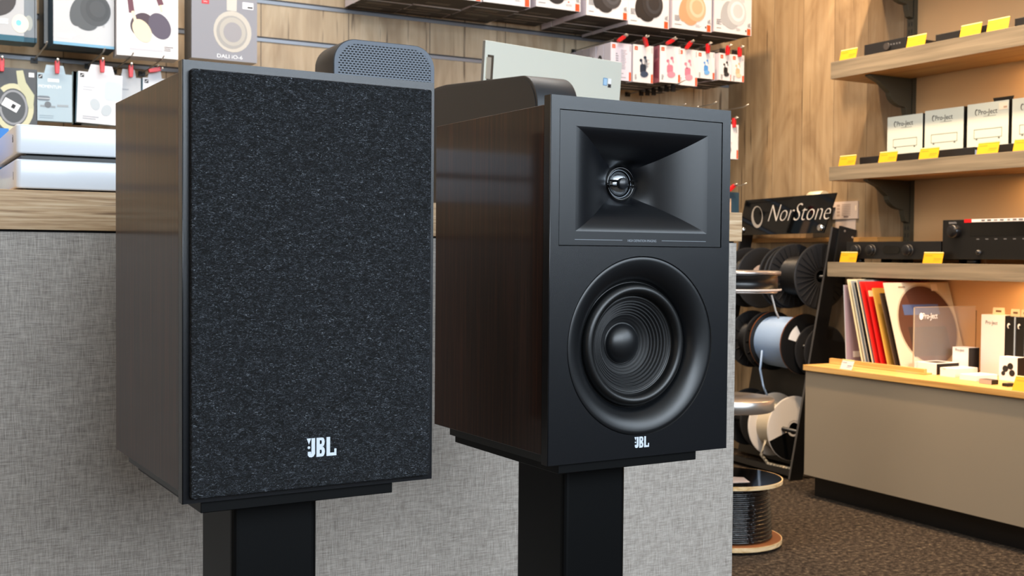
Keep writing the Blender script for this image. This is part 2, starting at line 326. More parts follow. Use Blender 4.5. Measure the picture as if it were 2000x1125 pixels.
def make_loudspeaker(label, loc, rz, grille):
    t = thing('loudspeaker', label, 'loudspeaker', loc, rz)
    x0, x1, y0, y1, z0, z1 = 0, SW, BT, SD, BO, SH - TO
    m = MB(); w = .012
    m.box(x0, x0 + w, y0, y1, z0, z1, 'walnut'); m.box(x1 - w, x1, y0, y1, z0, z1, 'walnut')
    m.box(x0 + w, x1 - w, y0, y1, z1 - w, z1, 'walnut'); m.box(x0 + w, x1 - w, y0, y1, z0, z0 + w, 'walnut'); m.box(x0 + w, x1 - w, y1 - w, y1, z0 + w, z1 - w, 'black')
    m.build('cabinet', t, bevel=.0007)
    # front board with a rectangular and a round opening
    m = MB(); g = .0008
    X0, X1, Z0, Z1 = PX0 - g, PX1 + g, PZ0 - g, PZ1 + g
    def q(a, b, c, d, y=0): m.quad([(a, y, c), (b, y, c), (b, y, d), (a, y, d)], 'baffle')
    q(0, X0, Z0, Z1); q(X1, SW, Z0, Z1)
    m.add([(0, 0, Z1), (X0, 0, Z1), (X1, 0, Z1), (SW, 0, Z1), (SW, 0, SH), (0, 0, SH)], [(0, 1, 2, 3, 4, 5)], 'baffle')
    N = 96; cz_, r_ = WC[1], WR + .0006; pts_o = []; pts_i = []
    base_z1 = Z0
    for k in range(N):
        a = 2 * pi * k / N; dx, dz = cos(a), sin(a)
        tx = ((SW - WC[0]) / dx if dx > 1e-9 else (-WC[0] / dx if dx < -1e-9 else 1e9)); tz = ((base_z1 - cz_) / dz if dz > 1e-9 else (-cz_ / dz if dz < -1e-9 else 1e9))
        s_ = min(tx, tz); pts_o.append([WC[0] + dx * s_, 0, cz_ + dz * s_]); pts_i.append((WC[0] + dx * r_, 0, cz_ + dz * r_))
    for cxx, czz in ((0, 0), (SW, 0), (SW, base_z1), (0, base_z1)):
        k = min(range(N), key=lambda i: (pts_o[i][0] - cxx) ** 2 + (pts_o[i][2] - czz) ** 2); pts_o[k] = [cxx, 0, czz]
    m.add(pts_o + pts_i, [(k, (k + 1) % N, N + (k + 1) % N, N + k) for k in range(N)], 'baffle')
    m.add(pts_i + [(a, BT, b) for a, _, b in pts_i], [(k, (k + 1) % N, N + (k + 1) % N, N + k) for k in range(N)], 'black', True)
    for a, b, c, d in ((X0, X1, Z0, Z0), (X0, X1, Z1, Z1)): m.quad([(a, 0, c), (b, 0, c), (b, BT, c), (a, BT, c)], 'black')
    for a in (X0, X1): m.quad([(a, 0, Z0), (a, 0, Z1), (a, BT, Z1), (a, BT, Z0)], 'black')
    for a in (0, SW): m.quad([(a, 0, 0), (a, 0, SH), (a, BT, SH), (a, BT, 0)], 'baffle')
    for a in (0, SH): m.quad([(0, 0, a), (SW, 0, a), (SW, BT, a), (0, BT, a)], 'baffle')
    b = m.build('front_baffle', t)
    m = MB(); e = .0009                                   # soft outer arris of the board
    m.tube([(e * .5, e * .5, 0), (e * .5, e * .5, SH)], e * .7, 'baffle', 6); m.build('edge_bead', b)
    if grille:
        m = MB(); a, c, d, e2 = .0052, SW - .0052, .0045, SH - .0070
        T = Matrix.Identity(4)
        NX, NZ = 3, 3
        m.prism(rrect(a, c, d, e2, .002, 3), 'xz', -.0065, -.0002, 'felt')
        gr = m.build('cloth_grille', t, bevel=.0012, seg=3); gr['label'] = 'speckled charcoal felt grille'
        m = MB(); jbl(m, .0985, .0290, .0154, -.0067, 'c9d2dc'); bd = m.build('maker_badge', gr); bd['label'] = 'silver maker badge'
        return t
    # horn panel: flat border, sharp creases running to a round throat
    m = MB(); HX, HZ = (PX0 + PX1) / 2, (.2166 + .3127) / 2; A, B = .0785, .0485; D = .041; ra = .0158; n1, n2 = 26, 28
    e = .0006
    out = [(PX0, PZ0), (PX1, PZ0), (PX1, PZ1), (PX0, PZ1)]; inn = [(HX - A, HZ - B), (HX + A, HZ - B), (HX + A, HZ + B), (HX - A, HZ + B)]
    for k in range(4):
        k2 = (k + 1) % 4; m.add([(out[k][0], e, out[k][1]), (out[k2][0], e, out[k2][1]), (inn[k2][0], e, inn[k2][1]), (inn[k][0], e, inn[k][1])], [(0, 1, 2, 3)], 'horn', True)
        m.quad([(out[k][0], e, out[k][1]), (out[k2][0], e, out[k2][1]), (out[k2][0], BT, out[k2][1]), (out[k][0], BT, out[k][1])], 'horn')
    vs_all = []
    for sec in range(4):
        vs = []; fs = []
        for i in range(n1 + 1):
            tt = i / n1
            hu = .0125 + (A - .0125) * tt; hv = .0118 + (B - .0118) * tt
            dep = e + D * (1 - tt) ** 1.55
            w = min(1, tt / .30); w = w * w * (3 - 2 * w)
            for j in range(n2 + 1):
                s_ = -1 + 2 * j / n2
                if sec == 0: u, v_ = s_ * hu, hv
                elif sec == 1: u, v_ = hu, -s_ * hv
                elif sec == 2: u, v_ = -s_ * hu, -hv
                else: u, v_ = -hu, s_ * hv
                ang = math.atan2(v_ / hv, u / hu); rr = ra + tt * .05
                cu, cv = rr * cos(ang), rr * sin(ang)
                vs.append((HX + cu * (1 - w) + u * w, dep, HZ + cv * (1 - w) + v_ * w))
        for i in range(n1):
            for j in range(n2): a0 = i * (n2 + 1) + j; fs.append((a0, a0 + 1, a0 + n2 + 2, a0 + n2 + 1))
        o = MB(); m.add(vs, fs, 'horn', True)
    hp = m.build('horn_panel', t, keep=True)
    bm = bmesh.new(); bm.from_mesh(hp.data); bmesh.ops.recalc_face_normals(bm, faces=bm.faces)
    for f in bm.faces:
        c_ = f.calc_center_median()
        if f.normal.y > 0.01 and c_.y < D + .01: f.normal_flip()
    bm.to_mesh(hp.data); bm.free()
    m = MB()
    m.text('HIGH DEFINITION IMAGING', .0034, '8a9098', TF((.0857 + .1254) / 2, e - .0001, .2070) @ FRONT, .00005, 'CENTER', 0, .80)
    m.box(.0279, .0822, e - .0002, e, .20825, .20865, '8a9098'); m.box(.1292, .1843, e - .0002, e, .20825, .20865, '8a9098')
    l_ = m.build('printed_legend', hp); l_['label'] = 'grey printed legend between two fine lines'
    T = TF(HX, D, HZ) @ FRONT      # local z points out of the front
    m = MB(); m.lathe([(.0175, .001), (.0168, .0028), (.0150, .0034), (.0142, .0018), (.0142, -.004), (.0175, -.004)], 'gloss', T, 48)
    m.lathe([(.0138, .0006), (.0136, .0010), (.0132, .0006)], 'alu', T, 48)
    tw = m.build('tweeter', t)
    m = MB(); m.lathe([(.0142, -.003)] + [(.0128 * cos(a * pi / 20), -.0025 + .0070 * sin(a * pi / 20)) for a in range(11)], P('a4a9ae', .2, .95), T, 40); d_ = m.build('dome', tw); d_['label'] = 'polished metal dome'
    m = MB(); m.box(-.0150, .0150, -.0034, -.0018, .0050, .0070, 'gloss', T); m.box(-.0150, .0150, .0018, .0034, .0050, .0070, 'gloss', T)
    m.lathe([(0, .0082), (.0050, .0082), (.0057, .0074), (.0057, .0050)], P('1a1c20', .3), T, 24); m.build('phase_bar', tw)
    # woofer
    T = TF(WC[0], 0, WC[1]) @ FRONT
    wf = MB().lathe([(.0857, -.0095), (.0857, -.0006), (.0849, -.0001), (.082, -.0002), (.077, -.0012), (.072, -.0032), (.0675, -.0064), (.0640, -.0104), (.0622, -.0140), (.0612, -.0165), (.0612, -.022)], 'ring', T, 128).build('woofer', t)
    MB().lathe([(.0612, -.0160)] + [(.0543 + .0062 * cos(a * pi / 12), -.0160 + .0082 * sin(a * pi / 12)) for a in range(13)] + [(.0470, -.0168), (.0460, -.0158), (.0450, -.0170)], 'rubber', T, 96).build('surround', wf)
    pr = [(.0450, -.0170)]
    for k in range(1, 61):
        f_ = k / 60; r_ = .0450 - .0250 * f_; h = -.0170 - .0175 * f_
        amp = .0009 if .08 < f_ < .62 else .0001
        pr.append((r_, h + amp * sin(f_ * 2 * pi * 9.2)))
    MB().lathe(pr, 'cone', T, 96).build('cone', wf)
    MB().lathe([(.0212, -.0348), (.0206, -.0330), (.0196, -.0334)] + [(.0194 * cos(a * pi / 20), -.0334 + .0095 * sin(a * pi / 20)) for a in range(11)], 'ring', T, 64).build('dust_cap', wf)
    m = MB(); jbl(m, .0990, .0090, .0106, 0, 'c9d2dc'); bd = m.build('maker_badge', t); bd['label'] = 'silver maker badge'
    return t
def make_stand(label, loc, rz):
    t = thing('speaker_stand', label, 'speaker stand', loc, rz, None)
    m = MB(); m.box(.016, .180, .006, .212, ZB - .0098, ZB - .0002, 'standblk'); m.build('top_plate', t, bevel=.0006)
    m = MB(); m.box(.006, .205, .018, .205, ZB, ZB + BO - .0002, 'rubber'); m.build('rubber_pad', t)
    m = MB(); m.prism(rrect(.058, .134, .060, .152, .006, 4), 'xy', .021, ZB - .010, 'standblk', smooth=False); m.build('column', t)
    m = MB(); m.prism(rrect(-.02, .212, -.02, .24, .012, 4), 'xy', .0, .02, 'standblk'); m.build('base_plate', t, bevel=.001)
    return t
LP0 = (.20491, .88632); RP0 = (.53801, .89799)
make_stand('black column stand carrying the felt-covered loudspeaker at left', (*LP0, 0), .03506)
make_stand('black column stand carrying the loudspeaker with exposed horn and woofer', (*RP0, 0), .02696)
make_loudspeaker('walnut bookshelf loudspeaker with speckled charcoal felt grille over its front', (*LP0, ZB), .03506, True)
make_loudspeaker('walnut bookshelf loudspeaker without grille, showing its black horn and woofer', (*RP0, ZB), .02696, False)

# ------------------------------------------------------------------ sales counter
CT = .868
t = thing('sales_counter', 'long counter clad in pale grey linen-pattern laminate behind both loudspeakers', 'counter', (0, 1.4, 0))
m = MB(); m.box(-2.4, 1.185, .006, .60, .0, CT - .0475, 'linen'); m.build('body', t)
m = MB(); m.box(-2.4, 1.183, .010, .59, CT - .0475, CT - .045, 'ink'); m.build('shadow_gap', t)
m = MB(); m.box(-2.42, 1.191, 0, .64, CT - .045, CT, 'oak_edge'); tag(m.build('worktop', loc=(0, 1.4, 0), bevel=.0008), 'striped light oak worktop with thick edge on the grey counter', 'worktop')

# ------------------------------------------------------------------ things on the counter
def white_unit(z, label, mark):
    t = thing('white_player', label, 'audio unit', (.140, 1.407, z), 0, None)
    m = MB(); h = .0345
    pts = rrect(0, .30, 0, .26, .006, 4)
    m.prism(pts, 'xy', .0015, h, 'whiteglossy', smooth=True); m.build('case', t, bevel=.0022, seg=3)
    m = MB()
    if mark: m.tube([(-.0001, .030, .024), (-.0001, .028, .022), (-.0001, .030, .020), (-.0001, .028, .018), (-.0001, .030, .016)], .0006, 'ink', 5)
    else: m.box(-.0003, .0005, .0262, .0275, .012, .021, 'ink')
    m.build('side_mark', t)
    m = MB(); m.box(.012, .288, .010, .25, -.0005, .0015, 'black'); m.build('foot_plate', t)
    return t
white_unit(CT + .0006, 'lower of two stacked white electronics boxes on the counter end, short dash mark', False)
white_unit(CT + .0006 + .0393, 'upper of two stacked white electronics boxes on the counter, squiggle mark on side', True)
m = MB(); m.box(.006, .294, .004, .25, 0, .0036, 'black'); tag(m.build('spacer_mat', loc=(.140, 1.407, CT + .0354)), 'thin black mat between the two stacked white boxes', 'mat')
q_ = onY(17, 251, 1.72)
m = MB(); m.box(-.10, 0, 0, .14, 0, q_.z - CT, 'bluecloth'); m.box(-.09, -.01, -.0004, 0, .01, .03, 'skyblue'); tag(m.build('blue_carton', loc=(q_.x, 1.72, CT), bevel=.002), 'bright blue carton peeping out behind the white boxes at far left', 'box')
# perforated compact speaker
t = thing('compact_speaker', 'black rounded compact speaker with perforated grey front, behind the felt-covered loudspeaker', 'speaker', (.5252, 1.43, CT))
m = MB(); hh = .2135; ol = rrect(0, .146, 0, hh, .031, 10, (1, 1, 0, 0))
m.prism(ol, 'xz', 0, .072, P('16181c', .5), smooth=True); m.build('case', t, bevel=.0012)
m = MB(); a_ = rrect(.0012, .1448, .001, hh - .0012, .030, 10, (1, 1, 0, 0)); b_ = rrect(.0065, .1395, .006, hh - .0065, .026, 10, (1, 1, 0, 0)); n_ = len(a_)
m.add([(q_[0], -.0012, q_[1]) for q_ in a_] + [(q_[0], -.0012, q_[1]) for q_ in b_], [(i, (i + 1) % n_, n_ + (i + 1) % n_, n_ + i) for i in range(n_)], P('46505e', .42))
m.add([(q_[0], -.0012, q_[1]) for q_ in a_] + [(q_[0], .0, q_[1]) for q_ in a_], [(i, (i + 1) % n_, n_ + (i + 1) % n_, n_ + i) for i in range(n_)], P('46505e', .42), True)
m.add([(q_[0], -.0010, q_[1]) for q_ in b_], [tuple(range(n_))], 'grille'); m.build('front_grille', t)
# rounded black unit behind the right loudspeaker
X0, X1 = .85, .921
t = thing('rounded_device', 'dark rounded long-bodied device peeping over the uncovered loudspeaker', 'device', (X0, 1.457, CT))
prof = [(0, 0), (0, .150)] + [(.0 + .05 - .05 * cos(radians(a)), .150 + .050 * sin(radians(a))) for a in range(10, 91, 10)]
prof += [(.16, .208), (.31, .219), (.345, .219)] + [(.345 + .055 * sin(radians(a)), .164 + .055 * cos(radians(a))) for a in range(10, 91, 10)] + [(.40, 0)]
m = MB(); m.prism(prof, 'yz', 0, X1 - X0, P('191b1f', .45), smooth=True, side=P('1c1f24', .5)); m.build('case', t, bevel=.0015)
m = MB(); m.prism([(a_ * .97 + .004, b_ * .975) for a_, b_ in prof], 'yz', -.0008, 0, P('17191d', .5)); m.build('side_panel', t)
# pale leaning panel
u_ = Vector((.98, .198, 0)).normalized(); d_ = Vector((.016, -.081, .997)).normalized(); nn = u_.cross(d_).normalized()
KP = 1.84 / 1.62; o_ = Vector((.849 * KP, 1.84, .8 + .339 * KP)); L_ = (o_.z - CT) / d_.z - .0008
R4 = Matrix((u_, -nn, d_)).transposed().to_4x4() if False else Matrix((u_, nn * -1, d_)).transposed().to_4x4()
t = thing('metal_panel', 'thin pale grey-green metal panel with two small stickers, propped upright on the counter', 'panel', o_ - d_ * L_)
def TP(): return Matrix(((u_.x, -nn.x, d_.x, 0), (u_.y, -nn.y, d_.y, 0), (u_.z, -nn.z, d_.z, 0), (0, 0, 0, 1)))
T = TP()
def pbox(m, a, b, y0, y1, c, d, mat, mm=None): m.box(a * KP, b * KP, y0, y1, L_ - c * KP if c is not None else 0, L_ - d * KP, mat, T, mm)
m = MB(); pbox(m, 0, .3105, 0, .008, None, 0, P('d0d2c6', .5), dict(l=P('8d949c', .3, .8))); m.build('sheet', t, bevel=.001)
m = MB(); pbox(m, .006, .0185, -.0008, 0, .062, .022, P('8c7c6c', .25, .9)); pbox(m, .004, .013, -.0016, 0, .060, .026, P('e3d6c2', .2, .6)); hg = m.build('hinge_plate', t); hg['label'] = 'brassy hinge plate near the top left corner'
m = MB(); pbox(m, .2665, .2765, -.0004, 0, .044, .031, P('4d86b8', .4)); pbox(m, .2675, .2755, -.0006, 0, .043, .032, P('a9cdea', .4)); m.build('sticker', t)
m = MB(); pbox(m, .2785, .2860, -.0004, 0, .0445, .031, 'white'); pbox(m, .2785, .2860, -.0006, 0, .0465, .0405, 'ink'); m.build('sticker', t)

# ------------------------------------------------------------------ slat wall merchandise
def blob(m, cx_, cz_, rx, rz, mat, y, rot=0, n=24, dz=.0003):
    pts = []
    for k in range(n):
        a = 2 * pi * k / n; u, v = rx * cos(a), rz * sin(a); pts.append((cx_ + u * cos(rot) - v * sin(rot), cz_ + u * sin(rot) + v * cos(rot)))
    m.prism(pts, 'xz', y - dz, y, mat)
def band(m, pts, w, mat, y, dz=.0003):
    L = []; R = []
    for i, q in enumerate(pts):
        a = pts[max(i - 1, 0)]; b = pts[min(i + 1, len(pts) - 1)]; dx, dz_ = b[0] - a[0], b[1] - a[1]; l = math.hypot(dx, dz_) or 1
        ww = w[i] if isinstance(w, list) else w
        L.append((q[0] - dz_ / l * ww / 2, q[1] + dx / l * ww / 2)); R.append((q[0] + dz_ / l * ww / 2, q[1] - dx / l * ww / 2))
    n = len(pts)
    m.add([(a, y - dz, b) for a, b in L] + [(a, y - dz, b) for a, b in R], [(i, i + 1, n + i + 1, n + i) for i in range(n - 1)], mat)
def lines(m, x, z, w, n, gap, mat, y, h=.0018, rnd=True):
    for k in range(n):
        ww = w * (random.uniform(.55, 1) if rnd else 1); m.box(x, x + ww, y - .0003, y, z - k * gap - h, z - k * gap, mat)
def hp_art(m, cx_, cz_, s, body, pad, hi, y):
    """folding headphones print: head band above, two ear cups"""
    band(m, [(cx_ + s * (-.42 + .1 * 0), cz_ + s * .30)] + [(cx_ - s * .05 + s * .46 * cos(radians(a)), cz_ + s * .45 + s * .75 * sin(radians(a))) for a in range(170, 15, -12)] + [(cx_ + s * .40, cz_ + s * .3)], s * .16, body, y)
    blob(m, cx_ - s * .28, cz_ - s * .12, s * .24, s * .42, pad, y - .0003, radians(-16))
    blob(m, cx_ - s * .10, cz_ - s * .40, s * .30, s * .22, pad, y - .0005, radians(-8))
    blob(m, cx_ + s * .14, cz_ - s * .04, s * .40, s * .44, body, y - .0008, radians(10))
    blob(m, cx_ + s * .18, cz_ - s * .02, s * .30, s * .33, hi, y - .0011, radians(10)); blob(m, cx_ + s * .19, cz_ - s * .01, s * .21, s * .23, body, y - .0014, radians(10))
def bud_art(m, cx_, cz_, s, body, y, body2=None):
    body2 = body2 or body
    for dx, dz in ((-.20, .62), (.16, .85)):
        blob(m, cx_ + s * dx, cz_ + s * dz, s * .13, s * .12, body, y); band(m, [(cx_ + s * (dx + .04), cz_ + s * dz), (cx_ + s * (dx + .12), cz_ + s * (dz - .34))], s * .10, body2, y - .0003)
    m.prism([(cx_ + a * s, cz_ + b * s) for a, b in rrect(-.28, .26, -.30, .36, .16, 4)], 'xz', y - .0006, y, body)
    blob(m, cx_ + s * .10, cz_ - s * .36, s * .36, s * .22, body2, y - .0009, radians(8))
def jcarton(m, w, d, h, art, side='cardlilac', face='card'):
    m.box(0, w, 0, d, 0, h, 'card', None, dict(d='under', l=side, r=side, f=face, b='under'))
random_rows = []
HB = [(2.785, 1.648, '24262a', '2a2c30', '3a3d42', False), ]
JB = []  # x0, bottom z (front), body, pad, highlight, label bit
Yj = 3.45
cols = [((1395, 61), 'c9cacb', 'aeb0b2', 'e2e3e4', 'pale headphones pictured'), ((1313, 54), 'd6ac86', 'c79a72', 'e4c3a4', 'beige headphones pictured'),
        ((1227, 47), '222326', '17181a', '33363b', 'large glossy black headphones pictured'), ((1145, 29), '3a3c40', '242528', '4a4d52', 'dark charcoal headphones pictured'),
        ((1047, 12), '232427', '1a1b1d', '303338', 'black ear cup tip, two red squares'), ((944, 3), '26272a', '1b1c1e', '34363a', 'cropped black picture, orange strip end'),
        ((845, -9), '26272a', '1b1c1e', '34363a', 'only a white strip showing'), ((742, -20), '26272a', '1b1c1e', '34363a', 'just its underside in frame')]
order = ['rightmost', 'second from right', 'third from right', 'fourth from right', 'fifth from right', 'sixth from right', 'seventh from right', 'eighth from right']
hidden = None
for i, ((px, py), b1, b2, b3, lb) in enumerate(cols):
    q_ = onY(px, py, Yj); x0, zb_ = q_.x, q_.z
    w, h = .181, .215
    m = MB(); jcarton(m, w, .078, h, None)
    m.text('JBL', .018, 'ink', TF(w - .006, -.0004, .030, 0, -pi / 2 if False else 0) @ FRONT @ Matrix.Rotation(pi / 2, 4, 'Z'), .0001, 'LEFT', 0, .8)
    m.box(w - .0215, w - .004, -.0004, 0, .001, .026, 'orange')
    if i < 2: m.box(w - .030, w - .024, -.0004, 0, .012, .02, 'ink')
    hp_art(m, w * .50, .088, .115, b1, b2, b3, -.0002)
    lines(m, .010, .058 if i > 1 else .048, .030, 5, .0045, 'ink', -.0002, .0018)
    lines(m, .010, .016, .032, 1, .004, 'ink', -.0002, .002)
    if i < 2: lines(m, w - .075, .022, .03, 3, .004, '8a8a8e', -.0002, .0012)
    if i in (4, 5, 6): m.box(w - .056, w - .036, -.0004, 0, .052, .066, 'orange'); m.box(w - .052, w - .046, -.0004, 0, .026, .031, 'orange'); lines(m, w - .06, .020, .03, 2, .004, '8a8a8e', -.0002, .0014)
    m.box(.012, .05, -.0004, 0, .185, .205, 'orange')
    o = m.build('headphone_box', loc=(x0, Yj, zb_))
    tag(o, 'white headphone box, %s in upper row, %s' % (order[i], lb), 'box', 'front boxes of the upper hanging row')
    o.rotation_euler.z = radians(random.uniform(-1.2, 1.2)) if i != 0 else 0
    for k in range(1, 4):
        if hidden is None:
            mm = MB(); jcarton(mm, w, .074, h, None); mm.box(.03, .12, .02, .05, -.0003, 0, P('5a534b', .6)); hidden = mm.build('headphone_box')
            c = hidden
        else: c = hidden.copy(); COL.objects.link(c)
        c.location = (x0 + random.uniform(-.002, .002), Yj + .080 * k, zb_ + random.uniform(-.002, .003)); c.rotation_euler = (0, 0, 0)
        tag(c, 'white headphone box, %s from front in the column %s of the upper row' % (('second', 'third', 'fourth')[k - 1], order[i]), 'box', 'headphone boxes queued behind the upper row')
        if Yj + .080 * k + .076 > YB - .006: bpy.data.objects.remove(c); break
# earbud boxes with hooks and red tags
def hook(x, z, y0, label, red=True, tilt=0, clips=0):
    """single-prong wall hook with an anti-theft tag on its tip"""
    t = thing('wall_hook', label, 'hook', (x, YB - .005, z), 0, 'wire hooks on the slat wall')
    L = YB - .005 - y0
    m = MB(); m.tube([(0, -.003, 0), (0, -L * .5, 0), (0, -L * .9, .001), (0, -L, .008)], .0022, 'steel', 8); m.build('rod', t)
    m = MB(); m.box(-.010, .010, -.003, .003, -.010, .006, 'black'); m.build('mounting_clip', t)
    if red:
        m = MB(); T = TF(0, -L * .93, -.002, 0, tilt); m.prism([(-.006, .010), (.006, .010), (.0065, -.006), (.005, -.026), (-.005, -.026), (-.0065, -.006)], 'xz', -.006, .006, 'red', T)
        m.cyl((0, 0, .008), (0, -.016, .014), .003, 'steel', 10, None, T); r_ = m.build('security_tag', t, bevel=.0012); r_['label'] = 'red security tag'
    for k in range(clips):
        m = MB(); yy = -L * (.25 + .11 * k); m.box(-.008, .008, yy - .004, yy + .004, -.018 - .004 * (k % 3), .004, 'black'); m.build('stopper', t)
    return t
EB = [((1193, 82), .090, .1335, '8a8a92', None, 'lilac-white earbud box printed with text lines, partly hidden by the pale panel', 'cardlilac'),
      ((1237, 86), .0895, .136, '1c2a3c', '33435a', 'earbud box picturing dark navy earbuds and case', 'card'),
      ((1289, 88), .0910, .135, 'cc7488', 'd68a9a', 'earbud box picturing pink earbuds, its pink printed side showing', 'card'),
      ((1325, 94), .0890, .135, 'cf7a8e', 'dd93a3', 'earbud box picturing pink earbuds, hanging lowest in the row', 'card'),
      ((1362, 99), .0835, .101, '4d8fd0', '6aa5dd', 'small earbud box picturing a blue earbud case', 'card'),
      ((1405, 103), .0660, .102, '17191b', '2a2d30', 'small earbud box picturing a black earbud case', 'card'),
      ((1429, 106), .0620, .102, 'dcae8c', 'e6c2a6', 'small earbud box picturing a peach earbud case, nearest the corner', 'card')]
for i, ((px, py), w, h, c1, c2, lb, fc) in enumerate(EB):
    q_ = onY(px, py, Yj); m = MB(); side = 'cardlilac' if i != 2 else P('b06a78', .5)
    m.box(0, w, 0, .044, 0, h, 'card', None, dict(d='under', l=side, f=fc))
    m.box(.006, .020, -.0004, 0, h - .020, h - .006, 'orange'); m.text('JBL', .005, 'white', TF(.013, -.0005, h - .015) @ FRONT, .0001, 'CENTER', 0, .8)
    m.box(w - .0095, w - .001, -.0004, 0, .001, h * .24, 'orange')
    m.box(w - .007, w - .004, -.0004, 0, h * .80, h * .96, '9a9a9e')
    if c2: bud_art(m, w * .50, h * .36, h * .37, c1, -.0004, c2); lines(m, .008, h * .20, .012, 4, .005, 'ink', -.0002, .002)
    else: lines(m, .022, h * .72, .012, 6, .008, '77777d', -.0002, .003); lines(m, .045, h * .82, .032, 12, .006, '77777d', -.0002, .0016); lines(m, .02, h * .2, .05, 3, .007, '9a9aa2', -.0002, .003)
    if i == 1: lines(m, .048, h * .62, .026, 8, .004, 'ink', -.0012, .0012)
    if i == 2:
        for k in range(5): blob(m, .0, .0, .001, .001, 'card', -.0002)
        m.prism([(.006, h * .1), (.038, h * .16), (.040, h * .55), (.010, h * .62)], 'yz', -.0004, 0, P('8c4456', .5)); m.prism([(.008, h * .68), (.030, h * .66), (.036, h * .9), (.012, h * .92)], 'yz', -.0004, 0, P('8f5a68', .5))
    o = m.build('earbud_box', loc=(q_.x, Yj, q_.z - h)); o.rotation_euler.z = radians([0, .5, -3, 0, 0, 3, 0][i])
    tag(o, lb, 'box', 'front boxes of the earbud row')
    m = MB(); m.prism([(w * .25, h), (w * .75, h), (w * .70, h + .022), (w * .30, h + .022)], 'xz', .020, .0205, 'black'); m.build('hang_tab', o)
    for k in range(1, 6 if i == 0 else 5):
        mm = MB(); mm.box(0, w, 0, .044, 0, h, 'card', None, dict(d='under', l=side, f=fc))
        if i == 0: mm.prism([(.022 + .013 * cos(a * pi / 8), h * .60 + .016 * sin(a * pi / 8)) for a in range(16)], 'yz', -.0004, 0, P('2f2c30', .5)); mm.prism([(.022 + .005 * cos(a * pi / 6), h * .60 + .007 * sin(a * pi / 6)) for a in range(12)], 'yz', -.0008, 0, P('8a8488', .5))
        if k == 1: base_o = c = mm.build('earbud_box')
        else: c = base_o.copy(); COL.objects.link(c)
        c.location = (q_.x + random.uniform(-.002, .001), Yj + .048 * k, q_.z - h + random.uniform(-.001, .002))
        tag(c, ['lilac-white', 'navy-pictured', 'pink-pictured', 'lower pink-pictured', 'blue-pictured', 'black-pictured', 'peach-pictured'][i] + ' earbud box, %s from the front on its hook' % ('second', 'third', 'fourth', 'fifth', 'sixth')[k - 1], 'box', 'earbud boxes queued on hook ' + ['one', 'two', 'three', 'four', 'five', 'six', 'seven'][i])
    hook(q_.x + w * .5, q_.z + .020, Yj - .035, 'hook with red tag above the ' + ['lilac-white earbud box', 'navy earbud box', 'pink-sided earbud box', 'lower pink earbud box', 'blue earbud box', 'black earbud box', 'peach earbud box'][i], True, radians([55, -20, 60, 40, 0, 5, 0][i]))
for (px, py), lb, cl in (((1340, 207), 'empty wire hook above the right loudspeaker, leftmost of four', 0), ((1365, 212), 'empty wire hook above the right loudspeaker, second from left', 0), ((1400, 203), 'empty wire hook just left of the plank wall corner', 0), ((1462, 208), 'empty wire hook crossing in front of the plank wall', 0), ((1458, 362), 'low empty wire hook just above the small dark pack', 0)):
    q_ = onY(px, py, 3.45); hook(min(q_.x, 3.08), q_.z, 3.45, lb, False)
q_ = onY(1332, 168, 3.42); hook(q_.x, q_.z + .012, 3.40, 'wire hook strung with black stoppers under the earbud boxes', False, 0, 6)
q_ = onY(1428, 243, 3.45)
m = MB(); m.box(0, .058, 0, .04, 0, .132, 'card', None, dict(d='under')); m.box(.050, .057, -.0004, 0, .002, .035, 'orange'); lines(m, .008, .075, .02, 5, .006, '77777d', -.0002); blob(m, .012, .035, .012, .016, '6a6a70', -.0002); m.box(.046, .050, -.0004, 0, .10, .125, '9a9a9e')
tag(m.build('earbud_box', loc=(q_.x - .022, 3.45, q_.z - .132)), 'single white box half hidden behind the right edge of the uncovered loudspeaker', 'box')
hook(q_.x + .01, q_.z + .016, 3.42, 'hook with red tag holding the half-hidden white box', True)
q_ = onY(1421, 375, 3.45)
m = MB(); m.box(0, .085, 0, .03, 0, .10, P('2b4656', .4), None, {}); m.box(.016, .046, -.0004, 0, .01, .075, P('d6b394', .5)); m.box(.006, .03, -.0008, 0, .004, .016, 'white')
tag(m.build('accessory_pack', loc=(q_.x - .028, 3.45, q_.z - .10), bevel=.001), 'small dark teal pack hanging just above the counter end', 'box')
hook(q_.x + .014, q_.z + .022, 3.41, 'hook with red tag holding the dark teal pack', True, radians(50))
m = MB(); m.lathe([(0, .016), (.006, .015), (.010, .010), (.011, 0), (0, 0)], P('f0e6b8', .4), None, 16); tag(m.build('cream_cap', loc=(1.170, 1.424, CT)), 'tiny cream knob standing on the right end of the counter', 'knob')

# left part of the wall, cold-lit boxes
def lcarton(name, px0, py0, px1, py1, Y, d, label, mats, lean=0, group=None, ztop=None, rz=0):
    a = onY(px0, py0, Y); b = onY(px1, py1, Y); w = b.x - a.x; zt = ztop or a.z; h = zt - b.z
    m = MB(); m.box(0, w, 0, d, 0, h, mats.get('all', 'card'), None, mats); return m, w, h, (a.x, Y, b.z)
YL = 3.50
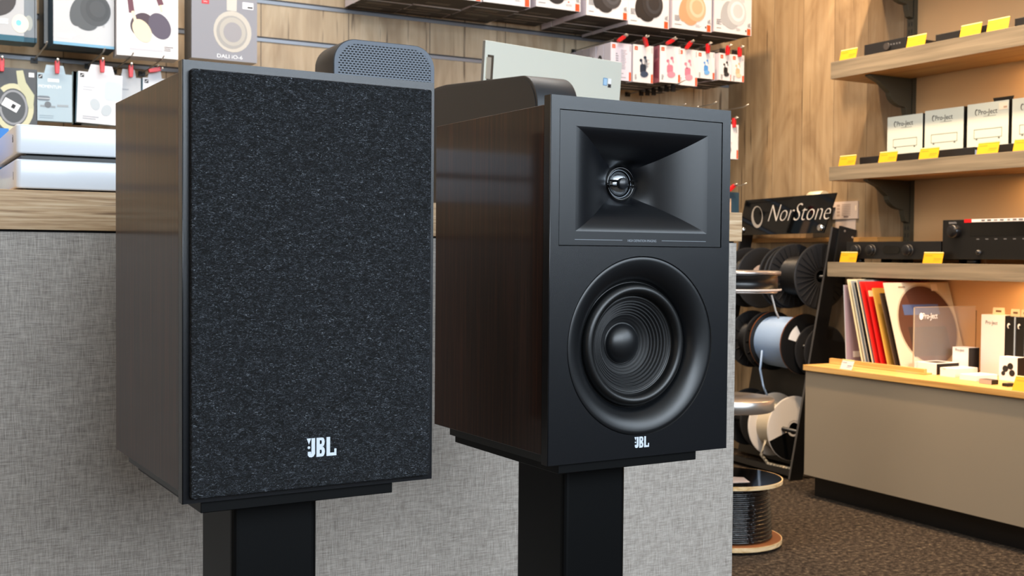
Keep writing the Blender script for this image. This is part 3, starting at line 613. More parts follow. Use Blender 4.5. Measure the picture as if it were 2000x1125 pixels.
# black headphones box
m, w, h, lo = lcarton('h', 104, 10, 224, 96, YL, .09, '', dict(all='card', f=P('c9cacc', .45), d='navy', l='navy', r='navy'), ztop=1.62)
hp_art(m, w * .60, .112, .105, '4a4c4e', '55585a', '424446', -.0002); lines(m, .012, .030, .05, 2, .006, 'white', -.0002, .003); m.box(.0, w, -.0003, 0, 0, .008, P('6fa6c4', .4)); m.box(w * .35, w * .6, -.0004, 0, h - .03, h - .005, 'skyblue')
m.box(w * .80, w * .84, -.0002, 0, .06, h, P('b4b5b7', .5))
tag(m.build('headphone_box', loc=lo, rot=(0, 0, radians(2))), 'grey box picturing black headphones, blue bottom edge, left part of slat wall', 'box', 'headphone boxes at the left of the wall')
m, w, h, lo = lcarton('h', 86, 10, 225, 97, YL + .10, .12, '', dict(all='navy', f=P('8f9498', .45), d='navy'), ztop=1.62)
tag(m.build('headphone_box', loc=lo), 'dark blue box directly behind the grey box with black headphones', 'box', 'headphone boxes at the left of the wall')
# white box with purple headphones
m, w, h, lo = lcarton('h', 228, 10, 347, 117, YL - .02, .075, '', dict(all='card', d='card', l=P('d8d6dc', .5)), ztop=1.63)
cx_, cz_ = w * .50, .105
band(m, [(cx_ - .045, cz_ + .02), (cx_ - .050, cz_ + .06), (cx_ - .030, cz_ + .105), (cx_ + .0, cz_ + .118), (cx_ + .020, cz_ + .10), (cx_ + .038, cz_ + .05)], .016, P('6e4350', .6), -.0002)
band(m, [(cx_ - .043, cz_ + .025), (cx_ - .034, cz_ - .005)], .008, P('c9ab86', .3, .5), -.0004); band(m, [(cx_ + .036, cz_ + .05), (cx_ + .040, cz_ + .03)], .006, P('c9ab86', .3, .5), -.0004)
blob(m, cx_ - .016, cz_ - .012, .032, .036, P('50414a', .6), -.0002, radians(-35)); blob(m, cx_ + .034, cz_ - .012, .030, .040, P('5c5464', .6), -.0005, radians(28)); blob(m, cx_ - .016, cz_ - .030, .024, .036, P('cdb593', .35, .3), -.0008, radians(32))
lines(m, .035, .024, .10, 1, .01, 'c6c6cc', -.0002, .006); lines(m, w - .04, .034, .028, 3, .005, '5a4448', -.0002, .002)
tag(m.build('headphone_box', loc=lo, rot=(0, 0, radians(-2))), 'white box picturing plum and gold headphones, above the felt-covered loudspeaker', 'box', 'headphone boxes at the left of the wall')
# grey box of cream headphones standing high, nearer
YD = 3.46
a = onY(374, 112, YD); b = onY(502, 124, YD); w = b.x - a.x
m = MB(); m.box(0, w, 0, .09, 0, .25, 'greybox', None, dict(l=P('5a5856', .5), r=P('6d6c6e', .5), d='card'))
cx_, cz_ = w * .62, .088
blob(m, cx_, cz_, .058, .062, P('c3bdb2', .5), -.0002); blob(m, cx_ - .002, cz_ - .002, .047, .050, P('a29f9b', .5), -.0005); blob(m, cx_, cz_, .040, .043, P('b4afa6', .5), -.0008); blob(m, cx_, cz_ - .002, .028, .030, P('9a979a', .5), -.0011)
m.prism([(cx_ - .018, cz_ + .062), (cx_ + .012, cz_ + .062), (cx_ + .014, .25), (cx_ - .018, .25)], 'xz', -.0006, 0, P('cbc6bd', .5))
m.text('DALI iO-6', .016, 'white', TF(.075, -.0004, .007) @ FRONT, .0001, 'LEFT', 0, 1.15)
m.box(.030, .052, -.0005, 0, .163, .195, 'red'); m.text('DALI', .006, 'white', TF(.041, -.0006, .168) @ FRONT, .0001, 'CENTER')
m.box(w - .045, w - .012, -.0005, 0, .160, .180, 'white'); m.box(w - .030, w - .014, -.0007, 0, .163, .168, 'ink')
tag(m.build('headphone_box', loc=(a.x, YD, a.z), rot=(0, 0, 0)), 'grey box picturing cream headphones with a red brand label, hanging alone', 'box', 'headphone boxes at the left of the wall')
# top left window boxes
m, w, h, lo = lcarton('h', -60, 10, 47, 82, YL, .085, '', dict(all='teal', f=P('b9b9ba', .4), d='teal'), ztop=1.60)
m.box(0, w, -.0004, 0, 0, .016, 'teal'); blob(m, w * .46, .115, .055, .050, P('3b3432', .5), -.0002); blob(m, w * .66, .140, .012, .04, P('47403e', .5), -.0005, radians(-30)); blob(m, w * .93, .050, .022, .026, P('d8d2c0', .3), -.0005); blob(m, w * .90, .052, .007, .008, P('6ec0e0', .3), -.0008)
lines(m, w * .2, .06, .07, 2, .008, 'white', -.0006, .006, False)
tag(m.build('headphone_box', loc=lo), 'windowed grey and teal box with brown ear cup, top left corner of the photo', 'box', 'headphone boxes at the left of the wall')
m, w, h, lo = lcarton('h', 40, 10, 72, 84, YL + .10, .08, '', dict(all='teal', f=P('a9aaab', .4), d='teal'), ztop=1.60)
m.box(0, w, -.0004, 0, 0, .014, 'teal'); blob(m, w * .5, .055, .011, .022, P('d8d2c0', .3), -.0004); m.box(w * .86, w * .9, -.0004, 0, 0, h, 'ink')
tag(m.build('headphone_box', loc=(lo[0], lo[1], lo[2])), 'teal-bottomed windowed box tucked behind the top left corner box', 'box', 'headphone boxes at the left of the wall')
# second row
m, w, h, lo = lcarton('h', -70, 125, 73, 268, YL, .06, '', dict(all='darkbox'))
cz_ = h * .42; cx_ = w - .062
band(m, [(cx_ + .046 * cos(radians(a)), cz_ + .060 * sin(radians(a))) for a in range(-150, 140, 14)], .014, P('c9c6a0', .4), -.0002)
band(m, [(cx_ + .034 * cos(radians(a)), cz_ + .046 * sin(radians(a))) for a in range(-180, 181, 14)], .006, P('8e8f92', .4), -.0004)
band(m, [(cx_ + .016, h - .006), (cx_ + .022, h * .78), (cx_ + .043, h * .60), (cx_ + .045, h * .42)], [.018, .022, .024, .012], P('bdbd98', .4), -.0006)
T = TF(cx_ - .010, -.001, cz_ + .008, 0, radians(28)); m.box(-.018, .026, -.0004, 0, -.012, .012, 'white', T); m.box(.006, .016, -.0008, 0, -.006, .006, 'ink', T); m.box(w - .022, w - .008, -.0004, 0, h - .022, h - .010, 'white')
tag(m.build('headphone_box', loc=lo), 'dark grey box picturing a pale champagne ear cup and headband, far left', 'box', 'headphone boxes at the left of the wall')
LB = [((71, 141), (141, 239), 'blue-grey earbud box lettered MOMENTUM', P('a9bdc8', .45), 0), ((149, 138), (236, 243), 'white earbud box picturing a pale charging case', P('dcdce0', .45), 1),
      ((226, 149), (275, 222), 'grey earbud pack half hidden by the cabinet edge', P('b9bcc0', .45), 2), ((279, 151), (325, 222), 'white earbud pack almost hidden by the cabinet edge', P('d6dae0', .45), 3)]
for (p0, p1, lb, fm, kk) in LB:
    Y_ = YL if kk < 2 else YL + .02
    m, w, h, lo = lcarton('e', *p0, *p1, Y_, .03, '', dict(all='skyblue', f=fm, d=P('7fa9c4', .4)))
    m.box(.005, .016, -.0004, 0, h - .016, h - .005, 'ink'); band(m, [(.007, h - .014), (.010, h - .010), (.011, h - .011), (.014, h - .007)], .0016, 'white', -.0006)
    if kk == 0:
        m.text('MOMENTUM', .0125, 'white', TF(.005, -.0004, h - .042) @ FRONT, .0001, 'LEFT', 0, .85)
        m.box(.03, .06, -.0004, 0, h - .024, h - .015, 'white'); m.prism(rrect(.002, .036, h * .42, h * .52, .006, 3), 'xz', -.0004, 0, P('6d7680', .5)); m.box(.002, .036, -.0006, 0, h * .46, h * .475, 'c7ced4')
        blob(m, .030, h * .34, .009, .009, P('6a7076', .5), -.0005); band(m, [(.01, h * .31), (.05, h * .30)], .005, P('8e979e', .5), -.0003); band(m, [(.055, h * .33), (.085, h * .335)], .006, P('9aa3aa', .5), -.0003)
        lines(m, .008, .016, .055, 2, .006, '8fa2b0', -.0002, .002)
    elif kk == 1:
        m.prism(rrect(w * .60, w * .99, h * .48, h * .86, .012, 4), 'xz', -.0004, 0, P('c8d2d8', .5)); blob(m, w * .40, h * .38, .013, .017, P('bdc6cc', .5), -.0004, .4); blob(m, w * .66, h * .28, .014, .017, P('bcc5cb', .5), -.0004, -.4)
        lines(m, .014, h * .72, .04, 2, .008, 'c2c6cc', -.0002, .003); lines(m, .016, .020, .06, 2, .006, 'a9adb4', -.0002, .003)
    else: lines(m, .008, h - .034, .03, 1, .008, '9a9ea6', -.0002, .004); blob(m, w * .6, h * .3, .02, .014, P('c6ccd2', .5), -.0004)
    m.prism([(w * .22, h), (w * .82, h), (w * .76, h + .024), (w * .28, h + .024)], 'xz', .004, .006, fm)
    o = m.build('earbud_box', loc=lo, rot=(0, radians([0, 2.2, 0, 0][kk]), 0)); tag(o, lb, 'box', 'blue-white earbud packs left of the loudspeaker')
    hook(lo[0] + w * .56, lo[2] + h + .026, Y_ - .035, 'hook with red tag above the ' + ['MOMENTUM box', 'white box picturing a charging case', 'grey half-hidden earbud pack', 'white almost hidden earbud pack'][kk], True, radians([0, 0, 0, 75][kk]))
m, w, h, lo = lcarton('e', 143, 139, 160, 243, YL + .035, .03, '', dict(all='skyblue', f=P('8d979e', .45)))
m.box(0, .07, 0, .03, 0, h, 'skyblue', None, dict(f=P('8d979e', .45), l=P('44606e', .5))); tag(m.build('earbud_box', loc=lo), 'grey earbud box peeping out left of the tilted white earbud box', 'box', 'blue-white earbud packs left of the loudspeaker')
q_ = onY(5, 118, 3.46); hook(q_.x, q_.z, 3.46, 'hook with red tag at the far left edge of the photo', True)
for (px, py), lb in (((92, 80), 'bare double wire hook end below the grey headphone box, left one'), ((205, 93), 'wire hook end under the right part of the grey headphone box')):
    q_ = onY(px, py, 3.47); hook(q_.x, q_.z - .01, 3.47, lb, False)
for (px, py), lb in (((262, 102), 'left wire hook end below the white box with plum headphones'), ((322, 108), 'right wire hook end below the white box with plum headphones')):
    q_ = onY(px, py, 3.44); hook(q_.x, q_.z - .008, 3.45, lb, False)

# ------------------------------------------------------------------ right wall: rails, shelves
SX, SY0, SY1 = 2.90, 1.35, 2.957
def rail(y, lb):
    m = MB(); m.box(-.018, 0, -.015, .015, 0, 2.1, 'olive'); 
    for k in range(84):
        for s_ in (-1, 1): m.box(-.0186, -.018, s_ * .006 - .002, s_ * .006 + .002, .02 + k * .025, .034 + k * .025, 'black')
    tag(m.build('slotted_rail', loc=(XW - .0005 - (.012 if y > 2.825 else 0), y, .45)), lb, 'rail')
rail(2.808, 'dark slotted shelf rail where planks meet the beige wall'); rail(1.70, 'dark slotted shelf rail further along the beige wall, outside the frame')
def shelf(z0, z1, lb, wood='shelfwood'):
    t = thing('wall_shelf', lb, 'shelf', (SX, SY0, z0))
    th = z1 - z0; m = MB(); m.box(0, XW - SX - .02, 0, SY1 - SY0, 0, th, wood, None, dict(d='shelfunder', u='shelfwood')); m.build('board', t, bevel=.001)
    for y in (2.808 - SY0, 1.70 - SY0):
        d = XW - .02 - SX - .012
        pts = [(.02, -.0005), (d + .012, -.0005), (d + .012, -.145), (d - .004, -.140), (d - .012, -.118)] + [(d - .016 - .075 * sin(radians(a)), -.100 + .045 * (1 - cos(radians(a))) * 1.0) for a in range(0, 91, 15)] + [(.07, -.024), (.02, -.006)]
        m = MB(); m.prism(pts, 'xz', y - .012, y + .010, 'olive'); m.build('bracket', t, bevel=.0008)
    return t
shelf(1.415, 1.474, 'top wall shelf in view, grey oak, carrying slim black boxes')
shelf(1.064, 1.112, 'middle wall shelf, grey oak, carrying four white cartons')
shelf(.732, .782, 'lowest wall shelf, grey oak, carrying black hi-fi amplifiers')
shelf(1.766, 1.82, 'highest wall shelf, just above the frame, only its bracket foot showing')
def price(X, px, py, z, lb, w=.075, mat='yellow', ang=14, h=.033):
    q_ = onX(px, py, X)
    t = MB(); T = Matrix.Rotation(radians(ang), 4, 'Y')
    t.box(-.0006, .0006, -w / 2, w / 2, 0, h, mat, T); k = P('b58c10', .6) if mat == 'yellow' else 'greybox'
    t.box(-.0009, -.0006, w * .05, w * .42, h * .70, h * .80, k, T); t.box(-.0009, -.0006, -w * .42, -w * .05, h * .36, h * .50, k, T); t.box(-.0009, -.0006, -w * .36, -w * .02, h * .22, h * .27, k, T)
    t.box(-.001, .014, -w / 2, w / 2, -.0004, .0, 'alpha'); t.box(-.0016, -.0008, -w / 2, w / 2, h, h + .003, 'e8d890', T)
    tag(t.build('price_tag', loc=(X + .004, q_.y, z + .0006)), lb, 'price tag', 'price tags on the right-hand shelves')
for px, lb in ((1654, 'yellow price tag at left end of the top shelf'), (1786, 'yellow price tag right of the first slim black box on top shelf'), (1892, 'yellow price tag in front of the second black box on top shelf'), (1945, 'yellow price tag furthest right on the top shelf')): price(SX, px, 100, 1.474, lb)
for px, lb in ((1652, 'yellow price tag at left end of the middle shelf'), (1731, 'yellow price tag below the leftmost white carton'), (1811, 'yellow price tag below the second white carton'), (1926, 'yellow price tag below the third white carton'), (1998, 'yellow price tag cut off by the right photo edge, middle shelf')): price(SX, px, 305, 1.112, lb)
for px, lb in ((1654, 'yellow price tag at left end of the lowest shelf'), (1819, 'yellow price tag before the wide knobbed amplifier')): price(SX, px, 500, .782, lb)
def slim(y1, y0, X, z, h, d, lb, knob=True):
    t = thing('slim_amplifier', lb, 'audio unit', (X, y0, z)); L = y1 - y0
    m = MB(); m.box(0, d, 0, L, .003, h, P('141416', .45)); m.build('case', t, bevel=.0012)
    if knob:
        m = MB(); m.cyl((0, L * .42, h * .5), (-.008, L * .42, h * .5), h * .28, P('3a3634', .35), 20); m.build('knob', t)
        m = MB()
        for k in range(4): m.box(-.0004, 0, L * .12 + k * .012, L * .12 + k * .012 + .006, h * .55, h * .68, '5c5c60')
        m.build('front_print', t)
    m = MB(); m.box(.01, d - .01, .01, L - .01, 0, .003, 'black'); m.build('foot_plate', t); return t
slim(2.828, 2.650, 2.925, 1.4745, .041, .17, 'slim black box with round knob at left of the top shelf')
slim(2.530, 2.335, 2.925, 1.4745, .027, .15, 'very slim black box in the middle of the top shelf', False)
slim(2.243, 2.10, 2.925, 1.4745, .028, .15, 'slim black box cut by the right photo edge, top shelf', False)
# middle shelf: black units with white cartons on top
for y1, y0, lb in ((2.86, 2.735, 'flat black audio unit at left end of the middle shelf'), (2.72, 2.565, 'flat black audio unit under the leftmost white carton'), (2.55, 2.39, 'flat black audio unit under the second white carton'), (2.375, 2.20, 'flat black audio unit under the third white carton'), (2.18, 2.03, 'flat black audio unit under the cut-off white carton')):
    slim(y1, y0, 2.945, 1.1125, .028, .16, lb, False)
    if y0 < 2.7:
        m = MB(); m.box(-.001, .006, 0, .006, 0, .018, P('9fb2d6', .3, .5)); tag(m.build('unit_end_cap', loc=(2.94, y1 + .003, 1.1125)), 'tiny bluish clip beside the ' + lb, 'clip')
def pcarton(y1, y0, z, h, d, lb, extra=0):
    w = y1 - y0; m = MB()
    m.box(0, d, 0, w, 0, h, P('c9cfc6', .5), None, dict(r='black', f=P('17181a', .5), b=P('c9cfc6', .5)))
    T = Matrix(((0, 0, -1, 0), (-1, 0, 0, 0), (0, 1, 0, 0), (0, 0, 0, 1)))      # text x -> -Y, text y -> Z, facing -X
    TT = Matrix.Translation((-.0004, w * .79, h * .76)) @ T
    m.text('Pro-Ject', .0225, 'ink', Matrix.Translation((-.0004, w * .74, h * .74)) @ T, .0001, 'LEFT', 0, .95)
    m.prism([(w * .77 + .006 * cos(radians(a)), h * .80 + .010 * sin(radians(a))) for a in range(0, 360, 30)], 'yz', -.0005, 0, 'ink'); m.prism([(w * .755 + .005 * cos(radians(a)), h * .79 + .008 * sin(radians(a))) for a in range(0, 360, 30)], 'yz', -.0007, 0, P('c9cfc6', .5))
    m.box(-.0004, 0, w * .3, w * .6, h * .685, h * .70, '9aa09a')
    for a, b, c_, d_ in ((.15, .83, .20, .215), (.15, .83, .40, .415), (.15, .163, .20, .41), (.817, .83, .20, .41)): m.box(-.0004, 0, w * a, w * b, h * c_, h * d_, '7e867e')
    for a in (.22, .76): m.box(-.0004, 0, w * a - .003, w * a + .003, h * .165, h * .20, '5c625c')
    if extra: m.box(-.0008, 0, .004, .034, h * .80, h * .95, P('e8dcc8', .5)); m.box(-.0010, 0, .006, .018, h * .83, h * .87, 'b89a80')
    o = m.build('electronics_carton', loc=(2.975, y0, z), bevel=.0008); tag(o, lb, 'box', 'white cartons on the middle shelf')
    if extra:
        m = MB(); m.prism([(.045, 0), (.105, 0), (.112, .022), (.038, .022), (.038, .020)], 'yz', .07, .072, 'black'); m.box(.069, .0695, .066, .084, .006, .011, P('c9a070', .6)); hp_ = m.build('hang_tab', o, loc=(0, 0, h))
zc_ = 1.1125 + .0285
pcarton(2.766, 2.618, zc_, .128, .13, 'leftmost white carton on the middle shelf, smallest of the row')
pcarton(2.609, 2.458, zc_, .133, .13, 'second white carton on the middle shelf, between its two neighbours')
pcarton(2.444, 2.295, zc_, .135, .13, 'third white carton on the middle shelf, cream sticker and black hang tab', 1)
pcarton(2.283, 2.132, zc_, .135, .13, 'white carton cut off by the right photo edge, middle shelf')
# lowest shelf
t = thing('knobbed_amplifier', 'wide black amplifier with three round knobs on the lowest shelf', 'amplifier', (2.932, 2.5, .7823)); L = .40
m = MB(); m.box(0, .19, 0, L, .012, .070, P('0f0f11', .4)); m.build('case', t, bevel=.001)
for y in (.352, .286, .128):
    m = MB(); m.lathe([(0, .016), (.0155, .016), (.017, .014), (.017, 0)], P('151517', .35), TF(0, y, .042, 0, -pi / 2), 32); m.lathe([(.0188, .0006), (.0176, .003)], P('3b3630', .4), TF(0, y, .042, 0, -pi / 2), 32); m.build('knob', t)
m = MB(); m.prism(rrect(.165, .235, .030, .056, .012, 5), 'yz', -.0015, 0, 'gloss'); m.build('display_window', t)
for y in (.03, .36):
    for x in (.02, .15): m = MB(); m.cyl((x, y, 0), (x, y, .012), .018, 'black', 20); m.build('foot', t)
t = thing('av_receiver', 'tall black receiver with printed strip along its top edge, lowest shelf', 'receiver', (2.932, 2.06, .7823)); L = .434
m = MB(); m.box(0, .19, 0, L, .014, .136, P('0c0c0d', .35)); m.build('case', t, bevel=.0015)
m = MB(); m.prism([(.03, .085), (.33, .085), (.33, .125), (.03, .125)], 'yz', -.001, 0, 'gloss'); m.build('display_window', t)
m = MB(); m.lathe([(0, .020), (.018, .020), (.021, .016), (.021, 0)], P('141416', .25), TF(0, .385, .100, 0, -pi / 2), 36); m.build('knob', t)
m = MB(); m.lathe([(0, .010), (.007, .010), (.008, .0), ], P('232325', .25), TF(0, .295, .035, 0, -pi / 2), 20); m.build('small_knob', t)
TX = Matrix(((0, 0, -1, 0), (-1, 0, 0, 0), (0, 1, 0, 0), (0, 0, 0, 1)))
m = MB(); m.text('DENON', .008, 'a0a0a4', Matrix.Translation((-.0004, .41, .124)) @ TX, .0001)
for k in range(9): m.box(-.0004, 0, .04 + k * .032, .05 + k * .032, .074, .077, '5c5c60')
m.build('front_print', t)
m = MB(); m.box(-.0008, .0, .02, .325, .1275, .1365, P('d8d8dc', .4)); m.box(-.0009, 0, .325, .352, .1265, .1370, 'red'); m.box(-.0009, 0, .018, .024, .1265, .137, 'red')
for k in range(12): m.box(-.0011, 0, .035 + k * .022, .043 + k * .022 + random.uniform(0, .008), .130, .1345, random.choice(['55555a', '77777c', '2b2b2e']))
m.build('sticker_strip', t)['label'] = 'pale printed strip with red ends'
for y in (.05, .34): m = MB(); m.cyl((.03, y, 0), (.03, y, .014), .020, 'black', 20); m.build('foot', t)
# papers on the plank wall
XP = XW - .0125
def wpaper(py0, py1, z0, z1, lb, ruled):
    m = MB(); m.box(-.006 if ruled else -.002, 0, 0, py1 - py0, 0, z1 - z0, P('d9c4b4', .6))
    if ruled:
        lines_ = [(-.0064, .012 + .0, .045)]
        for k in range(7): m.box(-.0064, -.006, .035, .078, .012 + k * .0065, .015 + k * .0065, P('b59c8c', .6)); 
        for k in range(4): m.box(-.0064, -.006, .088, .103, .010 + k * .012, .018 + k * .012, P('b59c8c', .6))
        m.box(-.0066, -.006, .045, .068, .006, .010, P('6d5448', .6)); m.box(-.0068, -.006, .006, .012, .030, .048, P('ffe9cc', .3))
    tag(m.build('paper_notice', loc=(XP, py0, z0)), lb, 'notice')
wpaper(3.036, 3.16, .940, 1.004, 'printed pale notice card on the plank wall behind the sign', True)
wpaper(3.050, 3.15, .878, .938, 'blank pale card just below the printed notice on the plank wall', False)

# ------------------------------------------------------------------ sideboard
BX, BZ = 2.70, .441
t = thing('sideboard', 'low taupe sideboard with honey oak top against the right wall', 'sideboard', (BX, 1.2, 0)); L = 2.853 - 1.2
m = MB(); m.box(.004, XW - BX - .004, .0, L - .004, .074, BZ - .018, 'panelgrey'); m.build('body', t, bevel=.001)
m = MB(); m.box(.05, .40, .04, L - .008, 0, .074, 'black'); m.build('plinth', t)
m = MB(); m.box(-.004, XW - BX - .002, 0, L, BZ - .018, BZ, 'honey', None, dict(f='shelfunder', l='honey')); m.build('top_panel', t, bevel=.001)
m = MB(); m.box(0, .31, 0, .40, 0, .004, 'honey'); m.box(0, .012, 0, .40, .004, .018, 'honey'); tag(m.build('record_tray', loc=(2.806, 2.445, BZ + .0003), bevel=.001), 'shallow oak tray on the sideboard holding the record sleeves', 'tray')
# record sleeves
def sleeve(yb, lean, mat, lb, th=.004, sz=.300, ring=False, edge=None, notch=None, ht=None):
    t_ = MB(); T = Matrix.Rotation(radians(-lean), 4, 'X'); ht = ht or sz
    t_.box(0, sz, -th / 2, th / 2, 0, ht, mat, T, dict(l=edge or mat))
    if ring:
        c_ = (sz * .53, ht * .50); 
        def disc(r, m_, e, n=48): t_.prism([(c_[0] + r * cos(2 * pi * k / n), c_[1] + r * sin(2 * pi * k / n)) for k in range(n)], 'xz', -th / 2 - e, -th / 2, m_, T)
        disc(.136, P('b3a58c', .5), .0004); disc(.130, P('54352a', .35), .0008)
        t_.box(sz * .20, sz * .75, -th / 2 - .0012, -th / 2, ht * .62, ht * .74, P('4a5a80', .4), T); t_.box(sz * .22, sz * .80, -th / 2 - .0011, -th / 2, ht * .14, ht * .48, P('3a2b26', .4), T)
        t_.box(sz * .70, sz * .80, -th / 2 - .0012, -th / 2, ht * .90, ht * .98, P('e6dccc', .4), T); t_.box(sz * .20, sz * .30, -th / 2 - .0012, -th / 2, ht * .94, ht * .955, P('8a7a62', .4), T)
    if notch:
        for a, b, c_, d_, m_ in notch: t_.box(a, b, -th / 2 - .0005, -th / 2, c_, d_, m_, T)
    tag(t_.build('record_sleeve', loc=(2.826, yb, BZ + .0045)), lb, 'record sleeve', 'record sleeves leaning in the tray')
def yb(px): return onX(px, 700, 2.83).y
sleeve(yb(1655), 4, P('a08e9c', .4), 'mauve-grey sleeve with a red cross, leftmost and most upright in the tray', .004, .295, edge=P('b8bcc4', .4), notch=[(.10, .16, .17, .18, 'red'), (.125, .137, .14, .20, 'red'), (.03, .07, .02, .04, 'white')], ht=.262)
for k, (px, ln, c1, ec, lb, h_) in enumerate([
    (1687, 15, 'd8cba8', 'f0e2b8', 'cream plastic outer sleeve second in the tray', .29), (1693, 15, '8f979c', 'e2dcc0', 'grey clear sleeve right beside the cream one', .285), (1700, 15.5, '1c1c1e', '9a9a98', 'thin black disc sleeve between grey and red sleeves', .28),
    (1708, 16, '7a7d80', 'e6d6b0', 'smoky clear sleeve just left of the red pair', .29), (1714, 16, 'd81e1c', 'e2382a', 'bright red sleeve, left one of the red pair', .285), (1725, 16, 'c81414', 'd82420', 'bright red sleeve, right one with cream corner patch', .285),
    (1738, 16.5, 'b08438', 'dcae50', 'ochre gold sleeve next to the red pair', .265), (1752, 17, '3a2c22', '66503a', 'dark brown sleeve between gold and white ones', .25)]):
    sleeve(yb(px), ln, P(c1, .4), lb, .005 if 'red' in lb else .0035, .298, edge=P(ec, .4), ht=h_, notch=[(.002, .05, .235, .255, P('e8c89a', .5))] if 'patch' in lb else None)
sleeve(yb(1764), 17, P('cdc3ab', .45), 'large off-white sleeve with brown round window, rightmost in the tray', .004, .300, ring=True, edge=P('ede4cc', .45), ht=.285)
# acrylic display
t = thing('acrylic_display', 'clear acrylic display panel with small white lettering, leaning before the off-white sleeve', 'display stand', (2.80, 2.50, BZ + .0003))
m = MB(); m.box(.02, .30, 0, .003, 0, .205, 'alpha'); m.box(.02, .0212, -.0004, .0034, 0, .205, P('b9a890', .2)); m.box(.02, .30, -.0004, .0034, .2038, .205, P('b9a890', .2)); m.build('panel', t)
m = MB(); m.text('Pro-Ject', .026, 'white', TF(.055, -.0006, .168) @ FRONT, .0001, 'LEFT', 0, .8); m.prism([(.050 + .008 * cos(radians(a)), .176 + .011 * sin(radians(a))) for a in range(0, 360, 30)], 'xz', -.0006, 0, 'white'); m.build('lettering', t)
m = MB(); m.box(.0, .32, -.03, .05, -.0002, .004, 'alpha'); m.cyl((.316, .01, .004), (.316, .01, .19), .0016, P('8a6a48', .3), 8); m.build('base', t)
# boxes on the sideboard
def sbox(px, py, X, w, d, h, lb, faces=None, art=0, name='small_carton', tab=False, body='card'):
    """px,py: near lower left corner seen in the photo; the box runs w towards the camera and d towards the wall"""
    q_ = onX(px, py, X); m = MB(); m.box(0, d, -w, 0, 0, h, body, None, faces or {})
    if art == 1:
        lines_ = None
        m.text('Pro-Ject', h * .09 if h > .1 else h * .16, 'ink', Matrix.Translation((-.0004, -w * .18, h * .84)) @ TX, .0001, 'LEFT', 0, .8)
    if art == 2:
        for a, b, r_ in ((.35, .50, .010), (.62, .62, .010), (.72, .34, .010), (.24, .30, .007)): m.prism([(-w * a + r_ * cos(k * pi / 6), h * b + r_ * sin(k * pi / 6)) for k in range(12)], 'yz', -.0006, 0, 'black')
        m.prism([(-w * .35, h * .46), (-w * .35, h * .54), (-w * .72, h * .64), (-w * .74, h * .58)], 'yz', -.0005, 0, 'black')
    if art == 3: m.prism([(-.5 * w + .30 * w * cos(k * pi / 12), 0 + .0) for k in range(3)], 'xy', h, h + .0002, 'black') if False else m.box(.02, d - .02, -w * .8, -w * .2, h, h + .0003, P('3a3028', .5))
    if art == 4:
        for k in range(8): m.box(-.0004, 0, -w * (.15 + .09 * k), -w * (.10 + .09 * k), h * (.30 + .03 * k), h * (.36 + .03 * k), P('c2c6cc', .5))
        m.box(-.0005, 0, -w, 0, 0, h * .26, P('efe2cf', .5))
    o = m.build(name, loc=(X, q_.y, BZ + .0003), bevel=.0006); tag(o, lb, 'box', 'small boxes on the sideboard')
    if tab:
        m = MB(); T = TF(d * .5, -w * .5, h); m.prism([(-.022, 0), (.022, 0), (.020, .022), (-.020, .022)], 'yz', -.0006, .0006, P('e6cfa8', .5), T); m.box(-.0008, .0, -.010, .010, .008, .014, P('6a4a28', .6), T); m.build('hang_tab', o)
    return o
BK = dict(f='black', b='black')
sbox(1915, 712, 3.00, .085, .05, .185, 'tall white carton with hang tab, rear right of the sideboard', dict(f='black'), 1, tab=True)
q0 = onX(1915, 712, 3.00)
for k, lb in enumerate(('first of the tall black-fronted cartons right of the tall white one', 'second tall black-fronted carton counted from the tall white one', 'third tall black-fronted carton, cut by the photo edge')):
    m = MB(); m.box(0, .05, -.030, 0, 0, .183, 'black', None, dict(b='card')); m.prism([(-.011 - .005 * cos(a * pi / 6), .155 + .008 * sin(a * pi / 6)) for a in range(12)], 'yz', -.0004, 0, 'white'); m.prism([(-.0135 - .004 * cos(a * pi / 6), .153 + .005 * sin(a * pi / 6)) for a in range(12)], 'yz', -.0006, 0, 'black')
    m.box(-.0002, .05, -.0335, -.030, 0, .183, P('a9bcd0', .4))
    o = m.build('small_carton', loc=(3.00, q0.y - .0875 - k * .036, BZ + .0003)); tag(o, lb, 'box', 'small boxes on the sideboard')
    if k < 2: m = MB(); T = TF(.025, -.015, .183); m.prism([(-.017, 0), (.017, 0), (.015, .022), (-.015, .022)], 'yz', -.0006, .0006, P('e6cfa8', .5), T); m.box(-.0008, 0, -.008, .008, .008, .014, P('6a4a28', .6), T); m.build('hang_tab', o)
sbox(1860, 708, 2.96, .060, .05, .080, 'small upright white carton with black side, behind the flat boxes', dict(f='black'), 1)
sbox(1786, 729, 2.84, .085, .10, .034, 'flat white carton with black end, left of the small boxes', BK, 3)
sbox(1836, 734, 2.83, .055, .10, .026, 'low white carton right against the flat black-ended one', {}, 1)
sbox(1874, 741, 2.80, .060, .09, .017, 'lowest white carton, nearest the sideboard front edge', {}, 0)
sbox(1951, 727, 2.90, .062, .04, .070, 'square white carton picturing a black three-lobed clamp', dict(f='black'), 2)
sbox(1912, 746, 2.765, .042, .03, .013, 'small black stylus case with pale lower half before the boxes', dict(l=P('b39a90', .4)), 0, body='black', name='stylus_case')
sbox(1957, 749, 2.765, .020, .03, .009, 'tiny black case beside the stylus case', {}, 0, body='black', name='stylus_case')
price(2.70, 1650, 713, BZ, 'pale clear price tag at left end of the sideboard', .050, P('d8cfc8', .35), 24, .030)
price(2.70, 1998, 755, BZ, 'yellow price tag on the sideboard at the right photo edge', .075, 'yellow', 24, .040)

